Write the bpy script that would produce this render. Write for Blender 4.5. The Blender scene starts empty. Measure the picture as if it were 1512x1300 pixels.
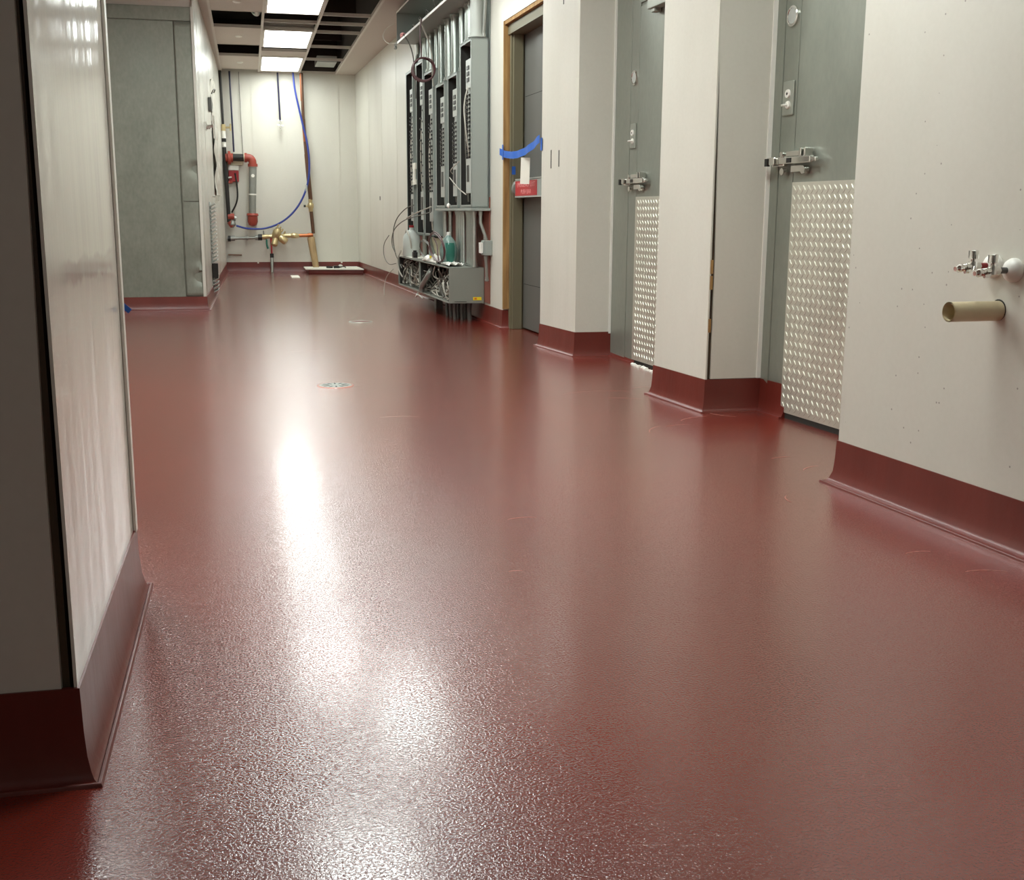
import bpy, bmesh, math, random
from mathutils import Vector, Matrix
random.seed(7)
S = bpy.context.scene
COL = S.collection
# ------------------------------------------------------------------ camera
cd = bpy.data.cameras.new('camera'); cam = bpy.data.objects.new('camera', cd); COL.objects.link(cam)
F_PX, CX, CY, VPX, VPY, ROLL = 1680.0, 756.0, 650.0, 365.0, 312.0, 0.0056
fwd = Vector(((VPX-CX)/F_PX, (VPY-CY)/F_PX, 1)).normalized()      # corridor direction seen from the camera
dn = fwd.cross(Vector((1, ROLL, 0))); dn.normalize()
if dn.y < 0: dn = -dn
rt = dn.cross(fwd)
R = Matrix((rt, fwd, -dn))                                        # camera (x right, y down, z ahead) -> world
cm = Matrix((R @ Vector((1, 0, 0)), R @ Vector((0, -1, 0)), R @ Vector((0, 0, -1)))).transposed()
cam.matrix_world = Matrix.Translation((0, 0, 0.88)) @ cm.to_4x4()
cd.sensor_fit = 'HORIZONTAL'; cd.sensor_width = 36; cd.lens = F_PX/1512*36; cd.clip_start = 0.02
S.camera = cam
# ------------------------------------------------------------------ world, exposure
w = bpy.data.worlds.new('world'); S.world = w; w.use_nodes = True
w.node_tree.nodes['Background'].inputs[0].default_value = (0.9, 0.95, 1, 1)
w.node_tree.nodes['Background'].inputs[1].default_value = 0.02
vs = S.view_settings
vs.view_transform = 'Standard'; vs.look = 'None'; vs.gamma = 1; vs.use_curve_mapping = False
vs.exposure = 1.5
LIGHT = 9.0           # strength of every lit diffuser
LCOL = (0.94, 1.0, 0.965)
# ------------------------------------------------------------------ materials
def srgb(r, g, b):
    f = lambda c: (c/255/12.92) if c/255 <= .04045 else ((c/255+.055)/1.055)**2.4
    return (f(r), f(g), f(b), 1)
class NT:
    def __init__(s, name):
        m = bpy.data.materials.new(name); m.use_nodes = True; s.m = m; s.t = m.node_tree
        s.b = s.t.nodes['Principled BSDF']; s.co = None
    def n(s, typ, **kw):
        o = s.t.nodes.new(typ)
        for k, v in kw.items():
            if k.startswith('i_'):
                key = k[2:]; key = int(key) if key.isdigit() else key.replace('_', ' ')
                o.inputs[key].default_value = v
            else: setattr(o, k, v)
        return o
    def l(s, a, b): s.t.links.new(a, b)
    def coord(s, scale=(1, 1, 1), loc=(0, 0, 0)):
        g = s.n('ShaderNodeNewGeometry'); mp = s.n('ShaderNodeMapping')
        mp.inputs['Scale'].default_value = scale; mp.inputs['Location'].default_value = loc
        s.l(g.outputs['Position'], mp.inputs['Vector']); return mp.outputs['Vector']
    def noise(s, scale, detail=3, cs=(1, 1, 1), rough=.5):
        o = s.n('ShaderNodeTexNoise', i_Scale=scale, i_Detail=detail, i_Roughness=rough); s.l(s.coord(cs), o.inputs['Vector']); return o.outputs['Fac']
    def ramp(s, fac, stops):
        r = s.n('ShaderNodeValToRGB'); e = r.color_ramp.elements
        while len(e) < len(stops): e.new(.5)
        for q, (p, c) in zip(e, stops): q.position = p; q.color = c if len(c) == 4 else (*c, 1)
        s.l(fac, r.inputs[0]); return r.outputs[0]
    def mix(s, fac, a, b, bt='MIX'):
        m = s.n('ShaderNodeMix', data_type='RGBA', blend_type=bt)
        for k, v in ((0, fac), (6, a), (7, b)):
            if isinstance(v, (int, float, tuple)): m.inputs[k].default_value = v
            else: s.l(v, m.inputs[k])
        return m.outputs[2]
    def math(s, op, a, b=0.0):
        m = s.n('ShaderNodeMath', operation=op)
        for k, v in ((0, a), (1, b)):
            if isinstance(v, (int, float)): m.inputs[k].default_value = v
            else: s.l(v, m.inputs[k])
        return m.outputs[0]
    def bump(s, h, strength, dist, prev=None):
        b = s.n('ShaderNodeBump', i_Strength=strength, i_Distance=dist); s.l(h, b.inputs['Height'])
        if prev: s.l(prev, b.inputs['Normal'])
        return b.outputs[0]
    def set(s, **kw):
        for k, v in kw.items():
            key = {'col': 'Base Color', 'rough': 'Roughness', 'metal': 'Metallic', 'nor': 'Normal', 'spec': 'Specular IOR Level', 'trans': 'Transmission Weight', 'coat': 'Coat Weight', 'alpha': 'Alpha', 'ior': 'IOR', 'coatr': 'Coat Roughness'}[k]
            if isinstance(v, (int, float, tuple)): s.b.inputs[key].default_value = v
            else: s.l(v, s.b.inputs[key])
        return s.m
def simple(name, col, rough=.5, metal=0, var=.12, sc=30, bump=0.0, **kw):
    t = NT(name); n = t.noise(sc, 4)
    c = t.mix(n, tuple(x*(1-var) for x in col[:3])+(1,), tuple(min(1, x*(1+var)) for x in col[:3])+(1,))
    t.set(col=c, rough=rough, metal=metal, **kw)
    if bump: t.set(nor=t.bump(n, bump, .002))
    return t.m
M = {}
def floor_mat():
    t = NT('red_epoxy_floor')
    big = t.noise(1.1, 4, (1, .6, 1)); c = t.ramp(big, [(.3, srgb(114, 42, 32)), (.7, srgb(128, 50, 39))])
    t.set(col=c)
    t.set(rough=.26, coat=1.0, coatr=.055, spec=.2)
    g1 = t.noise(330, 2); g3 = t.noise(3, 1)
    pim = t.ramp(t.noise(215, 2), [(.44, (0, 0, 0)), (.78, (1, 1, 1))])      # sparse pimples of the non-slip finish
    b = t.bump(g3, .12, .006); b = t.bump(pim, .62, .0006, b); b = t.bump(g1, .3, .0004, b)
    t.set(nor=b); t.l(b, t.b.inputs['Coat Normal'])
    return t.m
M['floor'] = floor_mat()
def base_mat():
    t = NT('red_epoxy_cove')
    n = t.noise(6, 4, (1, 1, .4)); t.set(col=t.ramp(n, [(.3, srgb(98, 34, 26)), (.72, srgb(112, 42, 33))]), rough=.36, coat=.15, coatr=.2)
    b = t.bump(t.noise(7, 3, (1, 1, .3)), .4, .01); t.set(nor=t.bump(t.noise(120, 2), .35, .0006, b)); return t.m
M['base'] = base_mat()
M['trowel'] = simple('paler_epoxy_smear', srgb(190, 128, 112), .3, 0, .1, 60, coat=.6, coatr=.1)
def frp(name, a, b_, rough, wav, specks=0, grey_band=None):
    t = NT(name); n = t.noise(1.6, 4, (1, 1, .5)); c = t.ramp(n, [(.3, a), (.7, b_)])
    sp = t.noise(60, 3); c = t.mix(.04, c, sp)
    if specks:
        v = t.n('ShaderNodeTexVoronoi', i_Scale=26.0); t.l(t.coord(), v.inputs['Vector'])
        d = t.math('LESS_THAN', v.outputs['Distance'], .075)
        r = t.n('ShaderNodeSeparateColor'); t.l(v.outputs['Color'], r.inputs[0])
        k = t.math('MULTIPLY', d, t.math('GREATER_THAN', r.outputs[0], 1-specks)); c = t.mix(t.math('MULTIPLY', k, .55), c, srgb(70, 45, 35))
    if grey_band:  # soft grey-pink band within the given y and z range
        (y0, y1), (z0, z1) = grey_band
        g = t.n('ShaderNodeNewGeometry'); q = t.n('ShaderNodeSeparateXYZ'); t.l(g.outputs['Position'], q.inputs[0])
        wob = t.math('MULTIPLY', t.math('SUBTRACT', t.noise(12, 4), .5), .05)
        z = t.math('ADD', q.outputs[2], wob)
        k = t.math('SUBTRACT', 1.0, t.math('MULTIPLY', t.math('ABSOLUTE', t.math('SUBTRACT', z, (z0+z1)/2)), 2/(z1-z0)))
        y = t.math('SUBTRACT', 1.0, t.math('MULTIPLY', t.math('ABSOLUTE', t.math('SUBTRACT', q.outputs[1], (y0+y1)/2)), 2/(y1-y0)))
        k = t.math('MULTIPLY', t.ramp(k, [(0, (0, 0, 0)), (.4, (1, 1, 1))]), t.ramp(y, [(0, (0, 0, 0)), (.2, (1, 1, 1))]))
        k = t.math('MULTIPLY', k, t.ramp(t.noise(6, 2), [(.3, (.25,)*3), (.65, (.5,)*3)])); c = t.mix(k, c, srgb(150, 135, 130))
    t.set(col=c, rough=rough)
    b = t.bump(t.noise(2.2, 3, (3, 3, .22)), wav, .02); t.set(nor=t.bump(t.noise(140, 2), .12, .0006, b)); return t.m
WA, WB = srgb(205, 202, 190), srgb(215, 212, 201)
M['frp'] = frp('white_wall_panel', WA, WB, .38, .12)
M['frp_near'] = frp('white_wall_panel_speckled', WA, WB, .42, .06, .55)
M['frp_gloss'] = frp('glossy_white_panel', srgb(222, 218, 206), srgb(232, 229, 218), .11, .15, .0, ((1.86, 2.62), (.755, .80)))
M['frp_film'] = frp('white_panel_under_film', WA, WB, .24, .25)
M['tile'] = simple('ceiling_tile', srgb(196, 186, 176), .75, 0, .05, 40)
M['grid'] = simple('white_grid_bar', srgb(205, 198, 188), .45, 0, .04)
M['void'] = simple('dark_plenum', srgb(58, 50, 44), .9, 0, .3, 3)
def galv(name, a, b_, rough, metal=.75):
    t = NT(name); n = t.noise(3, 6, (1, 1, .6), .7); n2 = t.noise(45, 3, (1, 1, .5))
    c = t.mix(.3, t.ramp(n, [(.3, a), (.7, b_)]), t.ramp(n2, [(.3, a), (.7, b_)]))
    t.set(col=c, metal=metal, rough=t.ramp(n, [(.3, (rough-.05,)*3), (.7, (rough+.1,)*3)]))
    t.set(nor=t.bump(t.noise(3, 2, (1, 1, .3)), .15, .02)); return t.m
M['galv'] = galv('galvanised_sheet', srgb(150, 154, 144), srgb(170, 173, 162), .42, .5)
M['galv_door'] = galv('brushed_door_skin', srgb(134, 139, 129), srgb(152, 155, 144), .38, .45)
M['cooler'] = galv('embossed_cooler_panel', srgb(114, 117, 106), srgb(146, 148, 136), .40, .35)
M['diamond'] = galv('polished_tread_plate', srgb(205, 203, 190), srgb(222, 220, 206), .32, .65)
M['steel'] = galv('conduit_steel', srgb(165, 172, 166), srgb(190, 196, 190), .30, .9)
M['chrome'] = simple('chrome', (.8, .79, .76, 1), .12, 1, .05)
M['panel_grey'] = simple('grey_painted_steel', srgb(150, 157, 151), .4, .1, .04, 6)
M['trough_grey'] = simple('darker_grey_painted_steel', srgb(134, 137, 128), .42, .1, .04, 6)
M['panel_pale'] = simple('pale_grey_trim', srgb(176, 180, 174), .4, .1, .05, 8)
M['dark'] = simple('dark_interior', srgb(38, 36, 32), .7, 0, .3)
M['black'] = simple('black_plastic', srgb(22, 21, 20), .4, 0, .2)
M['blackpipe'] = simple('black_iron_pipe', srgb(38, 36, 34), .45, .2, .2)
M['white'] = simple('white_plastic', srgb(232, 230, 222), .35, 0, .03)
M['paper'] = simple('paper', srgb(228, 226, 214), .8, 0, .02)
def wood_mat(name, a, b_):
    t = NT(name); n = t.noise(9, 5, (3, 3, .25), .6); t.set(col=t.ramp(n, [(.32, a), (.68, b_)]), rough=.7, nor=t.bump(n, .3, .004)); return t.m
M['wood'] = wood_mat('raw_stud_wood', srgb(128, 92, 48), srgb(180, 142, 88))
M['wood_dark'] = wood_mat('dark_edge_wood', srgb(38, 26, 16), srgb(82, 64, 42))
M['tan'] = wood_mat('tan_pipe_wrap', srgb(150, 124, 88), srgb(176, 150, 110))
M['olive'] = simple('olive_primed_frame', srgb(112, 106, 84), .45, .1, .06, 4)
M['greydoor'] = simple('dark_grey_door', srgb(98, 98, 94), .45, .15, .08, 3)
M['red'] = simple('red_label', srgb(176, 30, 38), .4, 0, .05)
M['redpipe'] = simple('orange_red_fitting', srgb(150, 62, 48), .45, 0, .12)
M['redbox'] = simple('red_box', srgb(142, 26, 30), .4, 0, .05)
M['cream'] = simple('cream_plastic', srgb(214, 206, 178), .5, 0, .05)
M['pinktext'] = simple('pale_lettering', srgb(226, 150, 150), .5, 0, .02)
M['tape'] = simple('blue_painter_tape', srgb(40, 98, 190), .6, 0, .12, 60)
M['blue'] = simple('blue_tubing', srgb(42, 60, 142), .4, 0, .05)
M['navy'] = simple('dark_blue_tubing', srgb(34, 34, 62), .4, 0, .05)
M['copper'] = simple('copper_pipe', srgb(176, 108, 72), .3, .9, .2, 12)
M['browncopper'] = simple('tarnished_copper', srgb(104, 76, 60), .4, .6, .25, 8)
M['brass'] = simple('brass', srgb(200, 182, 138), .34, .7, .2, 25)
M['greypipe'] = simple('zinc_pipe', srgb(150, 152, 146), .4, .6, .1, 15)
M['pvc'] = simple('beige_pipe', srgb(208, 193, 158), .4, 0, .1, 20)
M['pvcin'] = simple('pipe_bore', srgb(120, 92, 48), .6, 0, .1)
M['yellow'] = simple('yellow_label', srgb(228, 206, 30), .5, 0, .04)
M['orange'] = simple('orange_mark', srgb(214, 120, 30), .5, 0, .04)
M['wire'] = simple('white_wire', srgb(176, 172, 160), .45, 0, .15, 40)
M['wiregrey'] = simple('grey_wire', srgb(98, 96, 88), .45, 0, .2, 40)
M['maroon'] = simple('maroon_cable', srgb(82, 46, 48), .4, 0, .12, 40)
M['primer'] = simple('red_brown_board', srgb(128, 76, 64), .7, 0, .15, 6)
def liquid(name, col, rough=.15, trans=.75):
    t = NT(name); n = t.noise(20, 2); t.set(col=t.mix(n, tuple(x*.93 for x in col[:3])+(1,), col), rough=rough, trans=trans, ior=1.33); return t.m
M['jug'] = liquid('milky_jug_plastic', srgb(222, 228, 222), .35, .35)
M['teal'] = liquid('teal_liquid', srgb(70, 138, 122), .12, .45)
M['teal_glass'] = liquid('clear_bottle_plastic', srgb(180, 205, 198), .15, .6)
def emit(name, col, s):
    t = NT(name); n = t.noise(3, 1)
    e = t.n('ShaderNodeEmission', i_Color=(*col, 1), i_Strength=s); t.l(e.outputs[0], t.t.nodes['Material Output'].inputs[0]); return t.m
POWER = [.68, .68, .68, .85, 1.12, 1.12, 1.05, 1.2, .36, .74]      # strength factor per lamp, tuned to balance tones along the corridor
for _p in set(POWER): M['lit%.2f' % _p] = emit('lit_diffuser', LCOL, LIGHT*_p)
# ------------------------------------------------------------------ mesh helpers
def meta(o, label=None, cat=None, group=None, kind=None):
    if label: o['label'] = label
    if cat: o['category'] = cat
    if group: o['group'] = group
    if kind: o['kind'] = kind
    return o
def empty(name, loc, label=None, cat=None, group=None, kind=None):
    o = bpy.data.objects.new(name, None); COL.objects.link(o); o.location = loc; o.empty_display_size = .1
    return meta(o, label, cat, group, kind)
def worldloc(o):
    v = Vector((0, 0, 0))
    while o: v += o.location; o = o.parent
    return v
class MB:
    def __init__(s, T=None): s.v = []; s.f = []; s.T = T or Matrix.Identity(4)
    def add(s, vs_, fs):
        k = len(s.v); s.v += [s.T @ Vector(p) for p in vs_]; s.f += [tuple(i+k for i in f) for f in fs]; return s
    def box(s, x0, x1, y0, y1, z0, z1, L=None):
        P = [(x, y, z) for z in (z0, z1) for y in (y0, y1) for x in (x0, x1)]
        if L: P = [L @ Vector(p) for p in P]
        return s.add(P, [(0, 2, 3, 1), (4, 5, 7, 6), (0, 1, 5, 4), (2, 6, 7, 3), (0, 4, 6, 2), (1, 3, 7, 5)])
    def prism(s, poly, z0, z1):
        n = len(poly)
        return s.add([(x, y, z0) for x, y in poly]+[(x, y, z1) for x, y in poly],
                     [tuple(range(n))[::-1], tuple(range(n, 2*n))]+[(i, (i+1) % n, n+(i+1) % n, n+i) for i in range(n)])
    def lathe(s, a, b, prof, n=20, caps=True):
        """prof: list of (t along a->b in metres, radius)"""
        a, b = Vector(a), Vector(b); d = (b-a).normalized()
        u = d.cross(Vector((0, 0, 1)) if abs(d.z) < .9 else Vector((1, 0, 0))).normalized(); w_ = d.cross(u)
        P = []
        for t, r in prof:
            for k in range(n):
                an = 2*math.pi*k/n; P.append(a+d*t+(u*math.cos(an)+w_*math.sin(an))*max(r, 1e-5))
        Fs = [(i*n+k, i*n+(k+1) % n, (i+1)*n+(k+1) % n, (i+1)*n+k) for i in range(len(prof)-1) for k in range(n)]
        if caps: Fs += [tuple(range(n))[::-1], tuple(range((len(prof)-1)*n, len(prof)*n))]
        return s.add(P, Fs)
    def cyl(s, a, b, r, r2=None, n=16, caps=True):
        L = (Vector(b)-Vector(a)).length; return s.lathe(a, b, [(0, r), (L, r if r2 is None else r2)], n, caps)
    def pipe(s, a, b, ro, ri, n=24):
        L = (Vector(b)-Vector(a)).length; return s.lathe(a, b, [(L, ri), (0, ri), (0, ro), (L, ro)], n, False)
    def tube(s, pts, r, n=8, smooth=0):
        pts = [Vector(p) for p in pts]
        for _ in range(smooth):
            q = [pts[0]]
            for a, b in zip(pts, pts[1:]): q += [a*.75+b*.25, a*.25+b*.75]
            pts = q+[pts[-1]]
        P = []; prev = None
        for i, p in enumerate(pts):
            d = (pts[min(i+1, len(pts)-1)]-pts[max(i-1, 0)])
            d = d.normalized() if d.length > 1e-7 else Vector((0, 0, 1))
            if prev is None: u = d.cross(Vector((0, 0, 1)) if abs(d.z) < .9 else Vector((1, 0, 0))).normalized()
            else:
                u = prev-d*prev.dot(d); u = u.normalized() if u.length > 1e-6 else d.orthogonal().normalized()
            prev = u; w_ = d.cross(u)
            P += [p+(u*math.cos(2*math.pi*k/n)+w_*math.sin(2*math.pi*k/n))*r for k in range(n)]
        Fs = [(i*n+k, i*n+(k+1) % n, (i+1)*n+(k+1) % n, (i+1)*n+k) for i in range(len(pts)-1) for k in range(n)]
        Fs += [tuple(range(n))[::-1], tuple(range((len(pts)-1)*n, len(pts)*n))]
        return s.add(P, Fs)
    def sweep(s, path, prof):
        """path: 2D points; the room lies on the LEFT of travel; prof: (offset into room, z)"""
        P = [Vector((x, y)) for x, y in path]; n = len(P); k = len(prof); out = []
        for i, p in enumerate(P):
            a = (P[i]-P[i-1]).normalized() if i else None; b = (P[i+1]-P[i]).normalized() if i < n-1 else None
            na = Vector((-a.y, a.x)) if a else None; nb = Vector((-b.y, b.x)) if b else None
            if na is None: m = nb
            elif nb is None: m = na
            else: m = (na+nb)/max(.25, 1+na.dot(nb))
            out += [(p.x+m.x*o, p.y+m.y*o, z) for o, z in prof]
        Fs = [(i*k+j, (i+1)*k+j, (i+1)*k+(j+1) % k, i*k+(j+1) % k) for i in range(n-1) for j in range(k)]
        Fs += [tuple(range(k)), tuple(range((n-1)*k, n*k))[::-1]]
        return s.add(out, Fs)
    def build(s, name, mat, parent=None, smooth=False, bevel=0, label=None, **kw):
        me = bpy.data.meshes.new(name)
        if parent is not None: L = worldloc(parent)
        else:
            xs = [p.x for p in s.v]; ys = [p.y for p in s.v]
            L = Vector(((min(xs)+max(xs))/2, (min(ys)+max(ys))/2, min(p.z for p in s.v)))
        me.from_pydata([p-L for p in s.v], [], s.f)
        bm = bmesh.new(); bm.from_mesh(me); bmesh.ops.recalc_face_normals(bm, faces=bm.faces[:]); bm.to_mesh(me); bm.free()
        me.materials.append(M[mat])
        if smooth:
            for p in me.polygons: p.use_smooth = True
            me.set_sharp_from_angle(angle=math.radians(40))
        o = bpy.data.objects.new(name, me); COL.objects.link(o)
        if parent is not None: o.parent = parent
        else: o.location = L
        if bevel:
            b = o.modifiers.new('bevel', 'BEVEL'); b.width = bevel; b.segments = 2; b.limit_method = 'ANGLE'
        return meta(o, label, **kw)
def frame(p, q, z=0.0):
    """s along p->q, second axis the wall's normal (left of travel), third up; origin at p"""
    d = (Vector(q)-Vector(p)).normalized()
    return Matrix(((d.x, -d.y, 0, p[0]), (d.y, d.x, 0, p[1]), (0, 0, 1, z), (0, 0, 0, 1)))
def struct(mb, name, mat, **kw): return mb.build(name, mat, kind='structure', **kw)
def text(body, size, mat, T, parent, name='lettering', sx=1.0):
    """T: columns reading direction, up, out; converted to a plain mesh"""
    c = bpy.data.curves.new(name, 'FONT'); c.body = body; c.size = size; c.align_x = 'CENTER'; c.align_y = 'CENTER'; c.extrude = .0004
    c.materials.append(M[mat])
    o = bpy.data.objects.new(name, c); COL.objects.link(o); o.parent = parent
    mt = T @ Matrix.Diagonal((sx, 1, 1, 1)); mt.translation = T.translation-worldloc(parent); o.matrix_local = mt
    return o

# the planes of the place -------------------------------------------------
H = 2.85
W0 = (1.90, 8.60)            # right wall beside the grey door
def wx(y): return 1.62+(17.5-y)*.0311
FW = frame((wx(9.0), 9.0), (wx(17.5), 17.5))              # s runs away from the camera, n into the room
N0, N1 = (1.88, 3.36), (2.335, -2.0)
FN = frame(N1, N0)
LN = (Vector(N0)-Vector(N1)).length
def nb(y): return (Vector((0, y-N1[1])).length/abs(N0[1]-N1[1]))*LN      # s on the near wall from y
F1 = frame((2.386, 3.36), (2.248, 4.775))                 # walk-in door nearest; s = distance from y=3.36
L1 = (Vector((2.248, 4.775))-Vector((2.386, 3.36))).length
F2 = frame((2.298, 5.27), (2.200, 6.82))
L2 = (Vector((2.200, 6.82))-Vector((2.298, 5.27))).length
# ------------------------------------------------------------------ room shell
struct(MB().box(-2.7, 3.2, -4.1, 17.9, -.1, 0), 'floor', 'floor')
struct(MB().prism([(-2.7, 17.5), (3.2, 17.5), (3.2, 17.7), (-2.7, 17.7)], 0, 3.6), 'wall_far', 'frp')
wr = struct(MB().prism([(wx(17.5), 17.5), (wx(8.62), 8.62), (3.1, 8.62), (3.1, 17.5)], 0, 3.6), 'wall_right', 'frp')
MB().prism([(wx(8.62), 8.62), (1.93, 7.42), (3.1, 7.42), (3.1, 8.62)], 2.262, 3.6).build('header', 'frp', wr)
struct(MB(FN).box(0, LN, -.75, 0, 0, 3.6), 'wall_right_near', 'frp_near')
struct(MB().box(-2.7, 3.2, -4.2, -4.0, 0, 3.6), 'wall_back', 'frp')
struct(MB().box(-2.8, -2.6, -4.1, 17.5, 0, 3.6), 'wall_left', 'frp')
struct(MB().box(3.1, 3.2, -4, 17.5, 0, 3.6), 'wall_behind_doors', 'dark')
# seam battens of the far wall
for x in (.13, 1.36): MB().box(x-.012, x+.012, 17.493, 17.499, .12, H).build('seam_batten', 'frp', bpy.data.objects['wall_far'])
for y in (16.1, 14.9, 13.7, 12.5):
    MB(FW).box(y-9-.012, y-9+.012, 0, .002, .13, H).build('seam_batten', 'frp', wr)
MB(FW).box(6.12, 6.16, 0, .004, 1.03, 1.08).build('cut_hole', 'dark', wr)
MB(FW).box(3.9, 3.93, 0, .004, 1.55, 1.60).build('cut_hole', 'dark', wr)
# pier between the grey door and the further walk-in door
p1 = struct(MB().prism([(1.897, 7.417), (1.972, 6.84), (2.7, 6.84), (2.7, 7.417)], 0, 3.6), 'wall_right_pier', 'wood_dark')
FP1 = frame((1.965, 6.83), (1.89, 7.42)); LP1 = (Vector((1.965, 6.83))-Vector((1.89, 7.42))).length
sl = [(y0, y1) for y0, y1 in ()]
MB(FP1).box(0, LP1, -.008, 0, .14, 3.6).build('front_sheet', 'frp_film', p1)
for s0, z0, z1 in ((LP1-.166, 1.16, 1.275), (LP1-.297, 1.166, 1.268), (LP1-.34, 2.13, 2.25)):
    MB(FP1).prism([(s0-.006, .0), (s0+.006, .0), (s0+.006, .0012), (s0-.006, .0012)], z0, z1).build('cut_slot', 'dark', p1)
MB().box(1.9655, 2.207, 6.828, 6.838, .14, 3.6).build('side_sheet', 'frp', p1)
MB().box(2.182, 2.207, 6.822, 6.828, .14, 3.6).build('edge_trim', 'white', p1)
# pier between the two walk-in doors, its corner sheets gaping
p2 = struct(MB().prism([(1.933, 5.27), (1.986, 4.765), (2.7, 4.765), (2.7, 5.27)], 0, 3.6), 'wall_right_pier', 'wood_dark')
FP2 = frame((1.98, 4.75), (1.925, 5.27)); LP2 = (Vector((1.98, 4.75))-Vector((1.925, 5.27))).length
MB(FP2).box(0, LP2, -.008, 0, .14, 3.6).build('front_sheet', 'frp_film', p2)
sg = MB()
P = []
for yy in (4.752, 4.762):
    P += [(2.004, yy, .15), (2.004, yy, .7), (1.995, yy, 1.3), (1.983, yy, 1.75), (1.980, yy, 3.6), (2.252, yy, 3.6), (2.252, yy, .15)]
sg.add(P, [tuple(range(7)), tuple(range(7, 14))[::-1]]+[(i, (i+1) % 7, 7+(i+1) % 7, 7+i) for i in range(7)])
sg.build('side_sheet', 'frp', p2)
MB().box(2.226, 2.252, 4.745, 4.752, .15, 3.6).build('edge_trim', 'white', p2)
for z in (.36, .55, .62):
    MB().box(1.984, 1.996, 4.748, 4.756, z, z+.06).build('foam_scrap', 'wood', p2)
# near left pier
pl = struct(MB().prism([(-2.6, 1.772), (-.297, 1.772), (-.297, 2.69), (-2.6, 2.69)], 0, 3.6), 'wall_left_pier', 'wood_dark')
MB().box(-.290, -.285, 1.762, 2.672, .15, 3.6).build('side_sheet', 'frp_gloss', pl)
MB().add([(-2.6, 1.76, .15), (-.308, 1.76, .15), (-.308, 1.76, .5), (-.301, 1.76, .95), (-.298, 1.76, 3.6), (-2.6, 1.76, 3.6)]+[(-2.6, 1.772, .15), (-.308, 1.772, .15), (-.308, 1.772, .5), (-.301, 1.772, .95), (-.298, 1.772, 3.6), (-2.6, 1.772, 3.6)],
         [tuple(range(6)), tuple(range(6, 12))[::-1]]+[(i, (i+1) % 6, 6+(i+1) % 6, 6+i) for i in range(6)]).build('front_sheet', 'frp', pl)
MB().box(-.284, -.278, 2.665, 2.70, .15, 3.6).build('edge_trim', 'white', pl)
MB().box(-2.6, -.28, 2.69, 2.70, .15, 3.6).build('rear_sheet', 'frp', pl)
# ------------------------------------------------------------------ coved red baseboards
def cove(h, f=.028):
    pr = [(-.004, h), (.004, h), (.006, h*.55), (.009, h*.28), (.009+f*.25, h*.13), (.009+f*.5, h*.05), (.009+f*.72, .0045)]
    for k in range(6):                                       # rolled bead where the cove meets the floor
        q = math.pi*(1-k/5); pr.append((.009+f*.72+.0045+.0042*math.cos(q), .002+.0048*math.sin(q)))
    return pr+[(.009+f*.72+.010, -.002), (-.004, -.002)]
def basebd(path, h, name, f=.028, mat='base'): return struct(MB().sweep(path, cove(h, f)), name, mat, smooth=True)
basebd([N1, N0, (2.40, 3.36)], .146, 'baseboard_right_near')
basebd([(2.272, 4.535), (2.248, 4.75), (1.98, 4.75), (1.925, 5.27), (2.29, 5.27)][0:5], .148, 'baseboard_right', .022)
basebd([(2.236, 6.43), (2.207, 6.83), (1.965, 6.83), (1.89, 7.42), (2.06, 7.42)], .15, 'baseboard_right', .022)
basebd([(1.975, 8.62), (wx(8.62), 8.62), (wx(17.5), 17.5), (-.33, 17.5)], .14, 'baseboard_right_far', .022)
basebd([(-.33, 17.45), (-.385, 10.68), (-2.55, 10.68)], .122, 'baseboard_left_far', .022)
basebd([(-2.6, 2.70), (-.285, 2.70), (-.285, 1.76), (-2.6, 1.76)], .155, 'baseboard_left_near', .019)
basebd([(-2.6, 10.6), (-2.6, 2.75)], .14, 'baseboard_left')
# ------------------------------------------------------------------ ceiling
xs = [-2.6, -2.03, -1.45, -.87, -.29, .235, .815, 1.335]
ys = [17.5, 17.19, 15.78, 14.72, 13.4, 12.33, 11.12, 9.92, 8.70, 7.50, 6.28, 5.06, 3.84, 2.62, 1.40, .18, -1.04, -2.26, -4.0]
LIGHTS = [(.235, .815, 15.72, 17.25), (.235, .815, 13.45, 14.82), (.235, .815, 11.12, 12.33), (.815, 1.335, 7.50, 8.70), (.235, .815, 5.06, 6.28), (.815, 1.335, 2.62, 3.84), (-1.45, -.87, 6.28, 7.50), (-1.45, -.87, 3.84, 5.06), (.235, .815, -2.26, -1.04), (.235, .815, 8.70, 9.92)]  # two left-bay lamps and the one behind the camera are added fill
ct = MB()
def tile(x0, x1, y0, y1): ct.box(x0+.004, x1-.004, y0+.004, y1-.004, H, H+.015)
for i in range(len(xs)-1):
    for j in range(len(ys)-1):
        x0, x1, y1, y0 = xs[i], xs[i+1], ys[j], ys[j+1]
        if i == 4 and j in (0, 2, 4, 8, 10, 13): continue     # grid still open where tiles are missing
        if i == 5 and j < 15: continue
        if i == 6 and j < 15: continue
        if i < 4 and (i*5+j*3) % 4 == 0: continue
        if y0 > 10.7 and i < 4: continue
        if any(abs(a-x0) < .01 and c-.01 <= y0 and y1 <= d+.01 for a, b, c, d in LIGHTS): continue
        tile(x0, x1, y0, y1)
tile(.235, .815, 17.27, 17.5); tile(.235, .815, 15.20, 15.70)
ct.prism([(1.34, -4), (2.62, -4), (2.62, 8.4), (1.92, 8.6), (wx(17.5), 17.5), (1.34, 17.5)], H-.002, H+.02)
ct.box(-.42, -.295, 10.7, 17.5, H-.002, H+.02)
cl = struct(ct, 'ceiling', 'tile')
for x in (-.29, .235, .815, 1.335):
    MB().box(x-.012, x+.012, -4, 17.5, H-.006, H+.03).build('grid_bar', 'grid', cl)
near = (9.92, 8.70, 7.50, 6.28, 5.06, 3.84, 2.62, 1.40, .18, -1.04, -2.26)
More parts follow.
